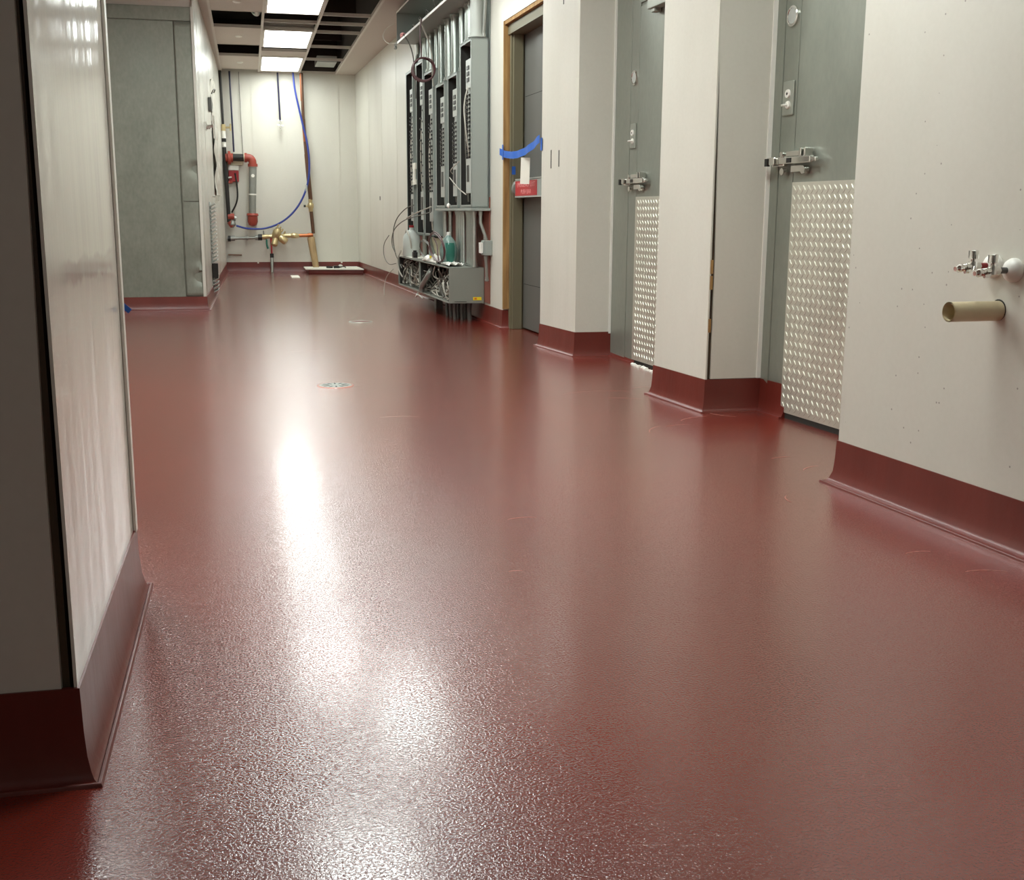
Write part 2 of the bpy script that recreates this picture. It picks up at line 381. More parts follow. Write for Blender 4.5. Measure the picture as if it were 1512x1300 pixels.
for x0, x1, yy in ((-.29, .235, (17.19, 15.78, 14.72, 13.4, 12.33, 11.12)+near), (.235, .815, (17.26, 15.71, 15.20, 14.83, 13.44, 12.94, 12.36, 11.10)+near), (.815, 1.335, (17.45, 15.96, 14.75, 13.57, 12.96, 12.38, 11.3)+near)):
    for y in yy: MB().box(x0, x1, y-.010, y+.010, H-.005, H+.028).build('grid_bar', 'grid', cl)
for y in (16.45, 14.06, 11.8):
    MB().lathe((-.02, y, H-.012), (-.02, y, H), [(0, .03), (.006, .04), (.012, .042)], 20).build('sprinkler_cap', 'white', cl)
struct(MB().box(-2.7, 3.2, -4.1, 17.6, 3.55, 3.65), 'ceiling_void', 'void')
vv = MB(); vv.box(-.42, 1.75, 17.40, 17.49, H+.03, 3.55); vv.box(1.36, 1.40, 9, 17.4, H+.03, 3.55); vv.box(-.46, -.42, 10.8, 17.4, H+.03, 3.55)
for y in (16.6, 14.4, 12.2): vv.box(-.42, 1.36, y, y+.09, 3.2, 3.4)
struct(vv, 'trim_void', 'void')
where = ['farthest ceiling light, closest to the end wall', 'middle one of the ceiling lights in view', 'ceiling light cut by the top edge, nearest of those in view',
         'ceiling light above the corridor opposite the grey door', 'ceiling light above the open corridor, left tile column', 'ceiling light over the near right wall valves, right tile column', 'fill lamp added over the hidden left bay, farther one', 'fill lamp added over hidden left bay, just behind the near pier', 'dim fill lamp added behind the camera', 'ceiling light just before those in view, beside the nearest panelboard']
def light(i, x0, x1, y0, y1):
    t = empty('ceiling_light', ((x0+x1)/2, (y0+y1)/2, H), 'bright white rectangular troffer, '+where[i], 'ceiling light', 'recessed ceiling lights')
    f = MB(); e = .022
    for a in ((x0+.013, x1-.013, y0+.012, y0+.012+e), (x0+.013, x1-.013, y1-.012-e, y1-.012), (x0+.013, x0+.013+e, y0+.034, y1-.034), (x1-.013-e, x1-.013, y0+.034, y1-.034)): f.box(*a, H-.012, H+.03)
    f.box(x0+.014, x1-.014, y0+.014, y1-.014, H+.03, H+.07)
    f.build('frame', 'grid', t)
    MB().box(x0+.036, x1-.036, y0+.035, y1-.035, H-.004, H+.004).build('diffuser', 'lit%.2f' % POWER[i], t)
for i, L in enumerate(LIGHTS): light(i, *L)
sg = MB().box(1.02, 1.29, 16.6, 17.2, H+.06, H+.14); sg.build('light_fixture', 'panel_pale', label='pale unlit fixture lying above the open ceiling grid', cat='light fixture')
ft = empty('flexible_duct', (.18, 12.6, H), 'crumpled foil duct end hanging through the open ceiling tile', 'duct')
MB().tube([(.08, 12.75, H+.22), (.12, 12.7, H+.09), (.17, 12.66, H+.02), (.19, 12.62, H+.05), (.19, 12.8, H+.2)], .028, 10, 2).build('duct', 'steel', ft, True)
MB().tube([(.17, 12.55, H-.005), (.175, 12.52, H+.05), (.19, 12.6, H+.12)], .02, 8, 2).build('torn_end', 'white', ft, True)
# ------------------------------------------------------------------ walk-in cooler on the left
wc = empty('walk_in_cooler', (-1.4, 14, 0), 'grey embossed metal walk-in cooler box left of the corridor, corner dented', 'walk-in cooler')
XF, YF = -.40, 10.69
MB().prism([(-2.58, YF+.01), (XF-.012, YF+.01), (-.345, 17.4), (-2.58, 17.4)], 0.0, 2.60).build('body', 'cooler', wc)
MB().box(-2.58, -.566, YF, YF+.009, .12, 2.478).build('front_panel', 'cooler', wc, bevel=.003)
# dented corner panel: a grid pushed in and out along its free edge
dp = MB(); nx, nz = 10, 60; P = []
for j in range(nz+1):
    z = .12+(2.478-.12)*j/nz
    for i in range(nx+1):
        x = -.561+(XF+.561)*i/nx; e = (i/nx)**2; d = 0
        for zc, a, wd in ((1.25, .022, .05), (1.30, -.012, .03), (.305, .035, .05), (.36, -.015, .03), (.97, .01, .02), (.45, .012, .06), (.80, .006, .09), (1.6, .004, .1)):
            d += 1.7*a*math.exp(-((z-zc)/wd)**2)
        P.append((x+(-abs(d)*.5*e), YF-.003+d*e*.9, z))
q = nx+1
dp.add(P, [(j*q+i, j*q+i+1, (j+1)*q+i+1, (j+1)*q+i) for j in range(nz) for i in range(nx)])
o = dp.build('corner_panel', 'cooler', wc, True); sm = o.modifiers.new('solid', 'SOLIDIFY'); sm.thickness = .004
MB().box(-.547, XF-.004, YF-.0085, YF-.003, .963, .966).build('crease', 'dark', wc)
MB().box(-2.58, XF+.002, YF-.004, YF+.009, 2.484, 2.60).build('top_rail', 'cooler', wc, bevel=.003)
MB().box(-2.58, XF, 10.72, 17.4, 2.602, H-.004).build('top_filler', 'tile', wc)
side = frame((XF, YF), (-.33, 17.45)); side = Matrix(((side[0][0], -side[0][1]*-1 if False else side[1][0], 0, XF), (side[1][0], -side[0][0], 0, YF), (0, 0, 1, 0), (0, 0, 0, 1)))
# side frame: s away from camera, n to the right (into the corridor)
MB(side).box(0, 6.75, .001, .008, .122, H-.004).build('side_sheet', 'frp_film', wc)
for s_ in (.45, .62, 1.35, 2.9, 4.4): MB(side).box(s_, s_+.02, .008, .0095, .122, H-.01).build('seam_batten', 'frp_film', wc)
MB(side).box(-.015, .02, -.012, .012, .122, 2.602).build('corner_trim', 'frp_film', wc)
gb = MB(side).box(2.42, 2.62, .01, .045, 1.94, 2.08).build('control_box', 'greydoor', wc, bevel=.004)
MB(side).tube([(2.7, .04, 2.14), (2.72, .06, 2.19), (2.8, .08, 2.2), (2.86, .06, 2.17)], .007, 8, 2).build('cord_hook', 'wiregrey', wc, True)
hd = MB(side); hd.box(1.25, 1.42, .008, .03, 1.66, 1.74); hd.cyl((1.3, .02, 1.70), (1.3, .10, 1.70), .014, n=10); hd.box(1.28, 1.34, .09, .105, 1.58, 1.80); hd.cyl((1.4, .02, 1.70), (1.4, .06, 1.70), .022, n=12)
hd.build('door_handle', 'chrome', wc, bevel=.002)
hd = MB(side); hd.cyl((2.3, .01, 1.035), (2.3, .06, 1.035), .012, n=8); hd.box(2.27, 2.33, .05, .085, .99, 1.045); hd.build('lower_latch', 'chrome', wc, bevel=.002)
# louvred guard standing on the side, down to the floor
lv = MB(side); lv.box(1.55, 1.85, .010, .014, .02, .97)
for k in range(24):
    z = .05+k*.038
    if .22 < z < .33: continue
    L = Matrix.Translation((1.54, .012, z)) @ Matrix.Rotation(.5, 4, 'X')
    lv.box(0, .30, 0, .062, -.002, .010, L)
lv.build('louvred_guard', 'panel_pale', wc)
MB(side).box(1.52, 1.58, .012, .07, .20, .35).build('guard_bracket', 'dark', wc, bevel=.003)
# loose plastic film gathered on the sheet
fm = MB(side); P = []; nz = 40; nx = 12
for j in range(nz+1):
    z = 1.06+1.3*j/nz
    for i in range(nx+1):
        s_ = 3.2+.9*i/nx*(1-.45*j/nz)
        P.append((s_, .016+.028*(1+math.sin(i*1.9+z*5))*(.4+.6*math.sin(math.pi*i/nx))*(1-.5*j/nz)+.012*math.sin(z*19+i), z))
fm.add(P, [(j*(nx+1)+i, j*(nx+1)+i+1, (j+1)*(nx+1)+i+1, (j+1)*(nx+1)+i) for j in range(nz) for i in range(nx)])
fm.build('film_drape', 'frp_film', wc, True)
# blue tape on the pier's rear corner
tp = MB(); tp.box(-.004, .020, -.0006, .0006, -.006, .006, Matrix.Translation((-.281, 2.703, .670)) @ Matrix.Rotation(.75, 4, 'Y'))
tp.build('tape_scrap', 'tape', label='small blue tape scrap sticking out from the near left pier edge', cat='tape')

# ------------------------------------------------------------------ walk-in doors
def tread(T, s0, s1, z0, z1, parent):
    m = MB(T); m.box(s0, s1, .004, .008, z0, z1)
    px, pz = .0188, .0386; nx_ = int((s1-s0)/px); nz_ = int((z1-z0)/pz)
    for j in range(nz_):
        for i in range(nx_):
            cx = s0+px*(i+.6); cz = z0+pz*(j+.5)+(pz*.45 if i % 2 else 0)
            if cz > z1-.014: continue
            an = .72 if i % 2 else -.72; hh = .0032 if i % 2 else .0016
            L = Matrix.Translation((cx, .008, cz)) @ Matrix.Rotation(an, 4, 'Y')
            h_, w_ = .0150, .0032
            m.add([L @ Vector(p) for p in ((0, 0, -h_), (w_, 0, 0), (0, 0, h_), (-w_, 0, 0), (0, hh, -h_*.6), (0, hh, h_*.6))],
                  [(0, 1, 4), (1, 5, 4), (1, 2, 5), (2, 3, 5), (3, 4, 5), (3, 0, 4)])
    return m.build('diamond_plate', 'diamond', parent)
def latch(T, s, z, parent, k=1.0):
    """s grows away from the camera; the strike sits on the frame, the lever on the door"""
    m = MB(T)
    m.box(s+.06*k, s+.155*k, .008, .030, z-.020, z+.020); m.box(s+.10*k, s+.155*k, .03, .055, z-.014, z+.018)
    lt = m.build('latch', 'chrome', parent, bevel=.003)
    m = MB(T); m.box(s+.145*k, s+.165*k, .045, .060, z-.018, z+.014); m.build('strike_slot', 'black', lt)
    m = MB(T); m.box(s-.17*k, s+.07*k, .030, .050, z-.012, z+.016); m.box(s-.20*k, s-.15*k, .028, .044, z-.008, z+.010); m.build('lever', 'chrome', lt, bevel=.004)
    m = MB(T); m.box(s-.10*k, s+.03*k, .010, .040, z+.018, z+.040); m.box(s-.10*k, s-.085*k, .01, .05, z+.016, z+.05); m.box(s-.13*k, s-.118*k, .01, .05, z+.016, z+.05); m.build('housing', 'chrome', lt, bevel=.003)
    m = MB(T); m.cyl((s-.09*k, .008, z-.038), (s-.09*k, .032, z-.038), .017, n=16); m.cyl((s+.07*k, .008, z-.042), (s+.07*k, .032, z-.042), .015, n=16); m.cyl((s+.075*k, .008, z+.030), (s+.075*k, .035, z+.030), .012, n=12); m.box(s-.08*k, s+.0*k, .01, .03, z-.045, z-.02)
    m.build('knob', 'chrome', lt, True)
    MB(T).box(s-.03*k, s+.005*k, .0505, .052, z-.008, z+.012).build('slot', 'black', lt)
def walkin(name, T, L, se, sp, zpl, zpt, zsw, zth, zl, closer):
    d = empty(name, T.translation, kind='structure')
    MB(T).box(0, L+.05, -.12, -.004, 0, 3.6).build('cooler_wall', 'galv_door', d)
    MB(T).box(sp, L, -.004, .006, .0, 3.6).build('outer_frame', 'galv_door', d, bevel=.002)      # wider post next to the pier
    MB(T).box(se+.004, sp-.003, -.004, .004, .0, 3.6).build('door_frame', 'galv_door', d, bevel=.002)
    MB(T).box(.02, se, -.004, .004, .03, 2.03).build('door_panel', 'galv_door', d, bevel=.002)
    MB(T).box(.02, se, -.004, .006, 2.05, 3.6).build('header', 'galv_door', d)
    MB(T).box(.0, se, -.02, .0035, 0.0, .03).build('sill', 'dark', d)
    tread(T, .03, se-.002, zpl, zpt, d)
    c = (sp+se)/2
    sw = MB(T).box(c-.041, c+.041, .004, .012, zsw-.07, zsw+.07).build('switch_plate', 'panel_pale' if False else 'galv', d, bevel=.003)
    m = MB(T); m.lathe((c, .012, zsw+.018), (c, .018, zsw+.018), [(0, .0), (0, .019), (.006, .017), (.006, 0)], 20, False); m.build('pilot_lamp', 'white', sw, True)
    MB(T).cyl((c, .018, zsw+.018), (c, .0185, zsw+.018), .006, n=12).build('lamp_eye', 'black', sw)
    m = MB(T); m.lathe((c-.004, .012, zsw-.028), (c-.004, .018, zsw-.028), [(0, .0), (0, .017), (.006, .015), (.006, 0)], 20, False); m.cyl((c-.004, .015, zsw-.028), (c+.0, .042, zsw-.03), .006, .005, 10); m.build('toggle', 'white', sw, True)
    m = MB(T); m.lathe((c, .004, zth), (c, .022, zth), [(0, .042), (.008, .042), (.010, .034), (.006, .032), (.006, .0)], 28, False); m.build('thermometer', 'chrome', d, True)
    MB(T).cyl((c, .010, zth), (c, .0115, zth), .031, n=24).build('thermometer_glass', 'panel_pale', d, True)
    latch(T, se-.02, zl, d)
    if closer:
        m = MB(T); m.box(.15, se-.22, .006, .06, 1.975, 2.05); m.box(se-.30, se-.25, .01, .05, 1.955, 1.98); m.build('door_closer', 'galv', d, bevel=.004)
    return d
def s1(y): return (y-3.36)/(4.775-3.36)*L1
def s2(y): return (y-5.27)/(6.82-5.27)*L2
walkin('door_1', F1, L1, s1(4.565), s1(4.685), .026, 1.013, 1.362, 1.693, 1.100, False)
walkin('door_2', F2, L2, s2(6.465), s2(6.585), .022, .975, 1.322, 1.648, 1.062, True)
# mortar crumbs along the further sill
cr = MB()
for k in range(12):
    y = 6.40-.035*k+random.uniform(-.01, .01); r = random.uniform(.008, .016)
    cr.lathe((2.19+.012*random.random(), y, 0), (2.19, y, .02), [(0, r*1.2), (r*.7, r), (r, .001)], 7)
cr.build('mortar_crumbs', 'white', kind='stuff', label='line of pale mortar crumbs along the sill of the further walk-in door', cat='debris')

# ------------------------------------------------------------------ grey exit door
d3 = empty('door_3', (2.03, 8.0, 0), kind='structure')
MB().box(1.895, 1.95, 8.598, 8.625, .15, 2.262).build('wood_jamb', 'wood', d3)
MB().box(1.94, 2.7, 8.56, 8.63, .0, 2.20).build('door_frame', 'olive', d3, bevel=.003)
MB().box(1.955, 2.03, 8.535, 8.56, .0, 2.18).build('door_stop', 'olive', d3, bevel=.003)
MB().prism([(1.90, 8.6), (1.935, 7.43), (1.99, 7.43), (1.96, 8.6)], 2.235, 2.262).build('wood_header', 'wood', d3)
MB().prism([(1.925, 8.6), (1.96, 7.43), (2.12, 7.43), (2.09, 8.6)], 2.165, 2.233).build('head_frame', 'olive', d3)
T3 = frame((2.075, 7.43), (2.040, 8.54)); L3 = (Vector((2.075, 7.43))-Vector((2.040, 8.54))).length
dp3 = MB(T3).box(0, L3, -.045, 0, .012, 2.165).build('door_panel', 'greydoor', d3, bevel=.003)
for z in (.345, 1.02, 1.72): MB(T3).box(0, L3-.02, 0, .0006, z, z+.004).build('panel_seam', 'dark', dp3)
pb = MB(T3); pb.box(0, L3-.06, .03, .085, .995, 1.115); pb.box(0, L3-.08, .0, .03, 1.02, 1.09)
pb = pb.build('panic_bar', 'panel_grey', d3, bevel=.004)
m = MB(T3); m.lathe((L3-.055, .03, 1.055), (L3-.01, .03, 1.055), [(0, .068), (.03, .075), (.045, .045)], 18); m.build('bar_end_cap', 'greypipe', pb, True)
MB(T3).box(0, L3-.07, .02, .088, 1.117, 1.125).build('bar_top_rail', 'panel_pale', pb)
MB(T3).box(.10, L3-.08, .084, .092, .990, .998).build('bar_bottom_rail', 'panel_pale', pb)
rl = MB(T3).box(.45, L3-.075, .0855, .087, 1.002, 1.108).build('warning_label', 'red', pb)
s_ax = -Vector((T3[0][0], T3[1][0], 0)); n_ax = Vector((T3[0][1], T3[1][1], 0)); z_ax = Vector((0, 0, 1))
def TT(s, n, z):
    p = T3 @ Vector((s, n, z)); return Matrix(((s_ax.x, z_ax.x, n_ax.x, p.x), (s_ax.y, z_ax.y, n_ax.y, p.y), (s_ax.z, z_ax.z, n_ax.z, p.z), (0, 0, 0, 1)))
text('EMERGENCY EXIT', .047, 'pinktext', TT((.45+L3-.075)/2, .0873, 1.079), rl, sx=1.28)
text('PUSH BAR', .044, 'pinktext', TT((.45+L3-.075)/2, .0873, 1.029), rl, sx=1.4)
# tape strung across the opening with a paper hung from it
def band(name, pts, hgt, mat, th=.0012, **kw):
    m = MB(); P = []
    for x, y, z in pts: P += [(x, y, z-hgt/2), (x, y, z+hgt/2), (x+th, y, z+hgt/2), (x+th, y, z-hgt/2)]
    n = len(pts); Fs = [(4*i+a, 4*i+(a+1) % 4, 4*i+4+(a+1) % 4, 4*i+4+a) for i in range(n-1) for a in range(4)]+[(0, 1, 2, 3), (4*n-4, 4*n-3, 4*n-2, 4*n-1)]
    m.add(P, Fs); return m.build(name, mat, **kw)
tt = empty('tape_strip', (1.90, 8.0, 1.28), 'blue painter tape strung across the grey door opening', 'tape')
pts = []
for k in range(25):
    t = k/24; y = 8.70-(8.70-7.44)*t
    z = 1.335-.058*math.sin(math.pi*min(1, t*1.02))**.8+.02*t
    x = (wx(y)-.008 if y > 8.6 else wx(8.6)-.008+(8.6-y)/(8.6-7.44)*(1.884-wx(8.6)+.004))+.004*math.sin(k*1.3)
    pts.append((x, y, z))
band('tape', pts, .05, 'tape', parent=tt, th=.0012)
MB().box(1.8855, 1.887, 7.40, 7.44, 1.28, 1.36).build('tape_patch', 'tape', tt)
MB().box(wx(8.61)-.012, wx(8.61)-.010, 8.57, 8.605, 1.27, 1.38).build('tape_patch', 'tape', tt)
MB().box(1.945, 1.972, 8.532, 8.534, 1.16, 1.22).build('tape_patch', 'tape', tt)
L = Matrix.Translation((1.902, 7.93, 1.172)) @ Matrix.Rotation(-.95, 4, 'Z') @ Matrix.Rotation(.04, 4, 'Y')
MB().box(-.042, .042, -.0006, .0006, -.095, .085, L).build('paper_note', 'paper', label='blank white paper strip hanging from the blue tape', cat='paper')

# ------------------------------------------------------------------ electrical gear
def opencab(m, s0, s1_, n0, n1, z0, z1, t=.012, lip=.03):
    m.box(s0, s1_, n0, n0+t, z0, z1)
    m.box(s0, s0+t, n0, n1, z0, z1); m.box(s1_-t, s1_, n0, n1, z0, z1); m.box(s0, s1_, n0, n1, z0, z0+t); m.box(s0, s1_, n0, n1, z1-t, z1)
    if lip:
        m.box(s0, s0+lip, n1-.003, n1, z0, z1); m.box(s1_-lip, s1_, n1-.003, n1, z0, z1); m.box(s0, s1_, n1-.003, n1, z0, z0+lip*.8); m.box(s0, s1_, n1-.003, n1, z1-lip*.8, z1)
brk_me = None
MB(FW).box(.02, 3.2, .002, .010, .16, 1.0).build('backing_board', 'primer', wr)
MB(FW).box(.02, 3.2, .002, .006, 1.0, 2.6).build('backing_sheet', 'panel_grey', wr)
desc = ['nearest electrical panelboard, beside the grey door, open with a double breaker column',
        'open panelboard second from the grey door, breaker columns lower on its plate',
        'shorter open panelboard third from the grey door, left of the second',
        'tall panelboard behind the maroon cable coil, right side of the far group',
        'tall panelboard in the middle of the far group, bare interior with white wires',
        'farthest panelboard, tallest, at the left end of the electrical wall']
cabs = [(.030, .462, .916, 2.205, 1), (.562, .965, .916, 2.010, 1), (1.09, 1.51, .916, 1.992, 1), (1.63, 2.09, .66, 2.158, 2), (2.13, 2.52, .66, 2.295, 3), (2.70, 3.11, .645, 2.275, 2)]
for i, (a, b, z0, z1, kind) in enumerate(cabs):
    t = empty('panelboard', FW @ Vector(((a+b)/2, .01, z0)), desc[i], 'electrical panel', 'open panelboards on the right wall')
    m = MB(FW); opencab(m, a, b, .012, .152, z0, z1); m.build('enclosure', 'panel_grey', t)
    h_ = z1-z0; c = (a+b)/2-.02; hw = .085
    zb, zt = z0+h_*.09, z1-h_*.11
    MB(FW).box(a+.013, b-.013, .0245, .030, z0+.013, z1-.013).build('interior', 'dark', t)  # dark sheet stands in for the shade inside the open cabinet
    m = MB(FW); m.box(a+.0125, a+.016, .03, .147, z0+.013, z1-.013); m.box(b-.016, b-.0125, .03, .147, z0+.013, z1-.013); m.build('side_shade', 'dark', t)  # shade on the inner sides, put in as dark strips
    m = MB(FW); m.box(c-hw-.04, c+hw+.04, .03, .085, zb-.02, zt+.02); m.build('back_plate', 'panel_grey', t)
    m = MB(FW); m.box(c-hw, c+hw, .085, .135, zb, zb+.27); m.box(c-hw, c+hw, .085, .135, zt-.22, zt)
    m.box(c-.010, c+.010, .085, .132, zb+.27, zt-.22); m.build('bus_cover', 'panel_pale', t, bevel=.002)
    m = MB(FW)
    for q in range(3): m.box(c-.04, c+.04, .135, .141, zt-.17+.045*q, zt-.140+.045*q)
    m.build('lug_slots', 'black', t)
    MB(FW).box(c-.03, c+.05, .1355, .138, zb+.09, zb+.22).build('lug_block', 'black', t)
    zz0 = zb+.27; zz1 = zt-.25; nr = int((zz1-zz0)/.033)
    for r in range(nr):
        for sd in (-1, 1):
            if kind == 3 and (r*7+sd) % 3: continue
            if kind == 2 and (r*5+sd) % 4 == 0: continue
            z = zz0+(zz1-zz0)*r/nr; x0 = c+sd*.052
            m = MB(FW); m.box(x0-.036, x0+.036, .10, .134, z, z+.019); m.box(x0-.016, x0+.016, .134, .144, z+.003, z+.016)
            m.build('breaker', 'black', t)
    m = MB(FW); m.box(c-.10, c-.012, .085, .118, zz0, zz1); m.box(c+.012, c+.10, .085, .118, zz0, zz1); m.build('breaker_mount', 'panel_pale' if kind == 1 else 'greydoor', t)
    # wires running down inside
    m = MB(FW)
    for q in range(3 if kind == 1 else 7):
        x = c+random.choice((-1, 1))*random.uniform(.10, .15)
        m.tube([(x, .09, zt), (x+random.uniform(-.02, .02), .12, zt-h_*.3), (x+random.uniform(-.03, .03), .13, z0+h_*.45), (x+random.uniform(-.02, .02), .10, z0+.05)], .005, 6, 2)
    m.build('wire_bundle', 'wire' if kind != 1 else 'wiregrey', t, True, kind='stuff')
MB(FW).box(-.0, 1.53, .005, .158, .893, .914).build('mounting_rail', 'panel_grey', bevel=.002, label='flat grey steel rail under the three nearer panelboards', cat='rail')
MB(FW).box(1.545, 1.60, .012, .075, .44, 2.1).build('support_strut', 'panel_grey', label='upright grey steel channel between the nearer and farther panelboards', cat='strut')
MB(FW).box(2.10, 2.125, .012, .11, .44, 2.2).build('support_strut', 'panel_grey', label='thin upright channel left of the panelboard behind the maroon coil', cat='strut')
# upper trough
ut = empty('wireway_trough', FW @ Vector((1.4, 0, 2.5)), 'long open metal trough near the ceiling above the panelboards', 'wireway')
m = MB(FW); opencab(m, .15, 2.72, .004, .30, 2.505, 2.80, .006, 0); m.build('trough_body', 'panel_grey', ut)
m = MB(FW); m.box(.15, 2.72, .298, .302, 2.500, 2.520); m.box(.15, 2.72, .298, .302, 2.788, 2.803); m.build('front_lip', 'white', ut)
m = MB(FW)
for q in range(6): m.tube([(2.6-q*.35, .2, 2.52), (2.5-q*.35, .25, 2.60+.02*q), (2.3-q*.3, .2, 2.54)], .005, 6, 2)
m.build('loose_wires', 'wiregrey', ut, True, kind='stuff')
m = MB(FW); m.tube([(2.62, .27, 2.545), (2.55, .29, 2.57), (2.42, .29, 2.565), (2.34, .28, 2.54)], .008, 8, 2); m.tube([(2.62, .27, 2.53), (2.5, .29, 2.55), (2.40, .29, 2.545)], .008, 8, 2); m.build('red_wire', 'pinktext', ut, True)
m = MB(FW); m.tube([(2.70, .30, 2.51), (2.78, .31, 2.50), (2.76, .30, 2.47), (2.72, .32, 2.46)], .012, 8, 1); m.build('end_clamp', 'greypipe', ut, True)
m = MB(FW); m.tube([(2.72, .3, 2.52), (2.90, .36, 2.52), (3.02, .40, 2.60), (2.95, .38, 2.68), (2.75, .31, 2.70)], .003, 6, 3); m.build('thin_wire', 'wire', ut, True)
# lower trough
lt = empty('wireway_trough', FW @ Vector((1.5, 0, .15)), 'large grey open wireway box low on the wall, stuffed with cut wires', 'wireway')
m = MB(FW); opencab(m, .19, 2.80, .012, .305, .150, .440, .006, 0)
m.box(1.575, 1.595, .012, .303, .15, .44); m.box(.19, 2.80, .297, .303, .150, .163); m.box(.19, 2.80, .297, .303, .430, .440); m.build('trough_body', 'trough_grey', lt, bevel=.0015)
m = MB(FW); m.box(.198, 1.573, .019, .024, .158, .432); m.box(1.597, 2.79, .019, .024, .158, .432); m.box(1.570, 1.5745, .02, .29, .158, .432); m.box(.197, 2.79, .02, .29, .4295, .4335); m.box(2.788, 2.7935, .02, .29, .158, .432); m.build('shade_liner', 'dark', lt)  # dark colour stands in for shade inside the open box
yl = MB(FW).box(.187, .1895, .035, .105, .175, .201).build('yellow_label', 'yellow', lt)
MB(FW).box(.1855, .1872, .075, .095, .181, .196).build('label_mark', 'orange', yl)
MB(FW).box(.1865, .1895, .16, .26, .163, .167).build('knockout_slot', 'dark', lt)
for nm, mt, cnt in (('white_wire_tangle', 'wire', 110), ('grey_wire_tangle', 'wiregrey', 90)):
    m = MB(FW)
    for q in range(cnt):
        s0 = random.uniform(.25, 2.72)
        if abs(s0-1.585) < .06: s0 += .15
        n0 = random.uniform(.06, .27); p = Vector((s0, n0, random.uniform(.165, .24)))
        pts_ = [p.copy()]
        for k in range(4):
            p = p+Vector((random.uniform(-.16, .16), random.uniform(-.07, .09), random.uniform(-.05, .10)))
            lo, hi = (.21, 1.565) if s0 < 1.585 else (1.605, 2.78)
            p = Vector((min(max(p.x, lo), hi), min(max(p.y, .03), .292), min(max(p.z, .168), .42))); pts_.append(p.copy())
        m.tube(pts_, .0055 if mt == 'wire' else .005, 6, 2)
    m.build(nm, mt, lt, True, kind='stuff', label='tangle of cut '+('white' if mt == 'wire' else 'grey')+' wires inside the open box')
m = MB(FW); m.tube([(1.30, .20, .42), (1.18, .27, .36), (1.26, .30, .28), (1.40, .31, .22), (1.42, .31, .17)], .026, 10, 3); m.build('grey_conductor_bundle', 'greypipe', lt, True)
# legs and wires below the trough
pst = MB(FW).box(1.50, 1.60, .10, .16, 0, .148).build('support_post', 'greydoor', label='short dark post under the middle of the low wireway box', cat='post')
for k in range(9):
    s_ = .34+.055*k+random.uniform(-.01, .01); n_ = .10+.05*(k % 3)
    MB(FW).tube([(s_, n_, .148), (s_+.004, n_+.005, .08), (s_, n_, 0)], .014 if k % 3 else .02, 10, 1).build('conduit_stub', 'greydoor', None, True, label='grey conduit stub dropping from the low wireway box into the floor', cat='conduit', group='conduit stubs under the low box')
# conduits between lower trough and the three near cabinets
def conduit(pts_, r, label, group, mat='steel', coll=True, top=True):
    t = empty('conduit', FW @ Vector(pts_[0]), label, 'conduit', group)
    MB(FW).tube(pts_, r, 14).build('pipe', mat, t, True)
    for e, f in ((pts_[0], 1), (pts_[-1], -1)):
        v = (Vector(pts_[1])-Vector(pts_[0])).normalized() if f == 1 else (Vector(pts_[-2])-Vector(pts_[-1])).normalized()
        a = Vector(e)+v*.002
        MB(FW).lathe(a, a+v*.03, [(0, r*1.35), (.012, r*1.35), (.013, r*1.2), (.03, r*1.2)], 14).build('connector', mat, t, True)
low = [(.217, 0), (.272, 0), (.327, 0), (.382, 0), (.437, 0), (.62, 1), (.70, 1), (.78, 1), (.86, 1), (1.17, 2), (1.40, 2)]
nm_ = ['nearest', 'second', 'third']
ordn = ['nearest the door of its five', 'second of its five', 'middle of its five', 'fourth of its five', 'farthest of its five', 'nearest of its four', 'second of its four', 'third of its four', 'farthest of its four', 'slimmer one of two', 'thicker one of two']
for lk, (s_, g) in enumerate(low):
    a = max(s_, .215)
    conduit([(s_, .085, .892), (s_, .085, .60), (a, .085, .50), (a, .085, .441)] if a != s_ else [(s_, .085, .892), (s_, .085, .66), (s_, .085, .441)], .022 if s_ != 1.17 else .018,
            'grey conduit under the '+nm_[g]+' panelboard from the door, '+ordn[lk], 'conduits below the nearer panelboards', 'steel')
conduit([(.03, .08, .892), (.03, .08, .80), (.0, .05, .70), (.0, .045, .664)], .013, 'thin bent conduit dropping from the nearest panelboard to the outlet box', None, 'greypipe')
conduit([(.0, .045, .543), (.0, .04, .46), (.02, .03, .34)], .012, 'thin conduit below the outlet box on the white wall edge', None, 'greypipe')
ob = empty('outlet_box', FW @ Vector((.0, .02, .545)), 'small grey outlet box with a white receptacle beside the low wireway', 'outlet box')
MB(FW).box(-.045, .075, .0, .062, .545, .662).build('box', 'panel_grey', ob, bevel=.003)
MB(FW).box(-.03, .06, .062, .070, .55, .655).build('cover_plate', 'panel_grey', ob, bevel=.002)
MB(FW).box(-.012, .042, .070, .092, .562, .645).build('receptacle', 'white', ob, bevel=.003)
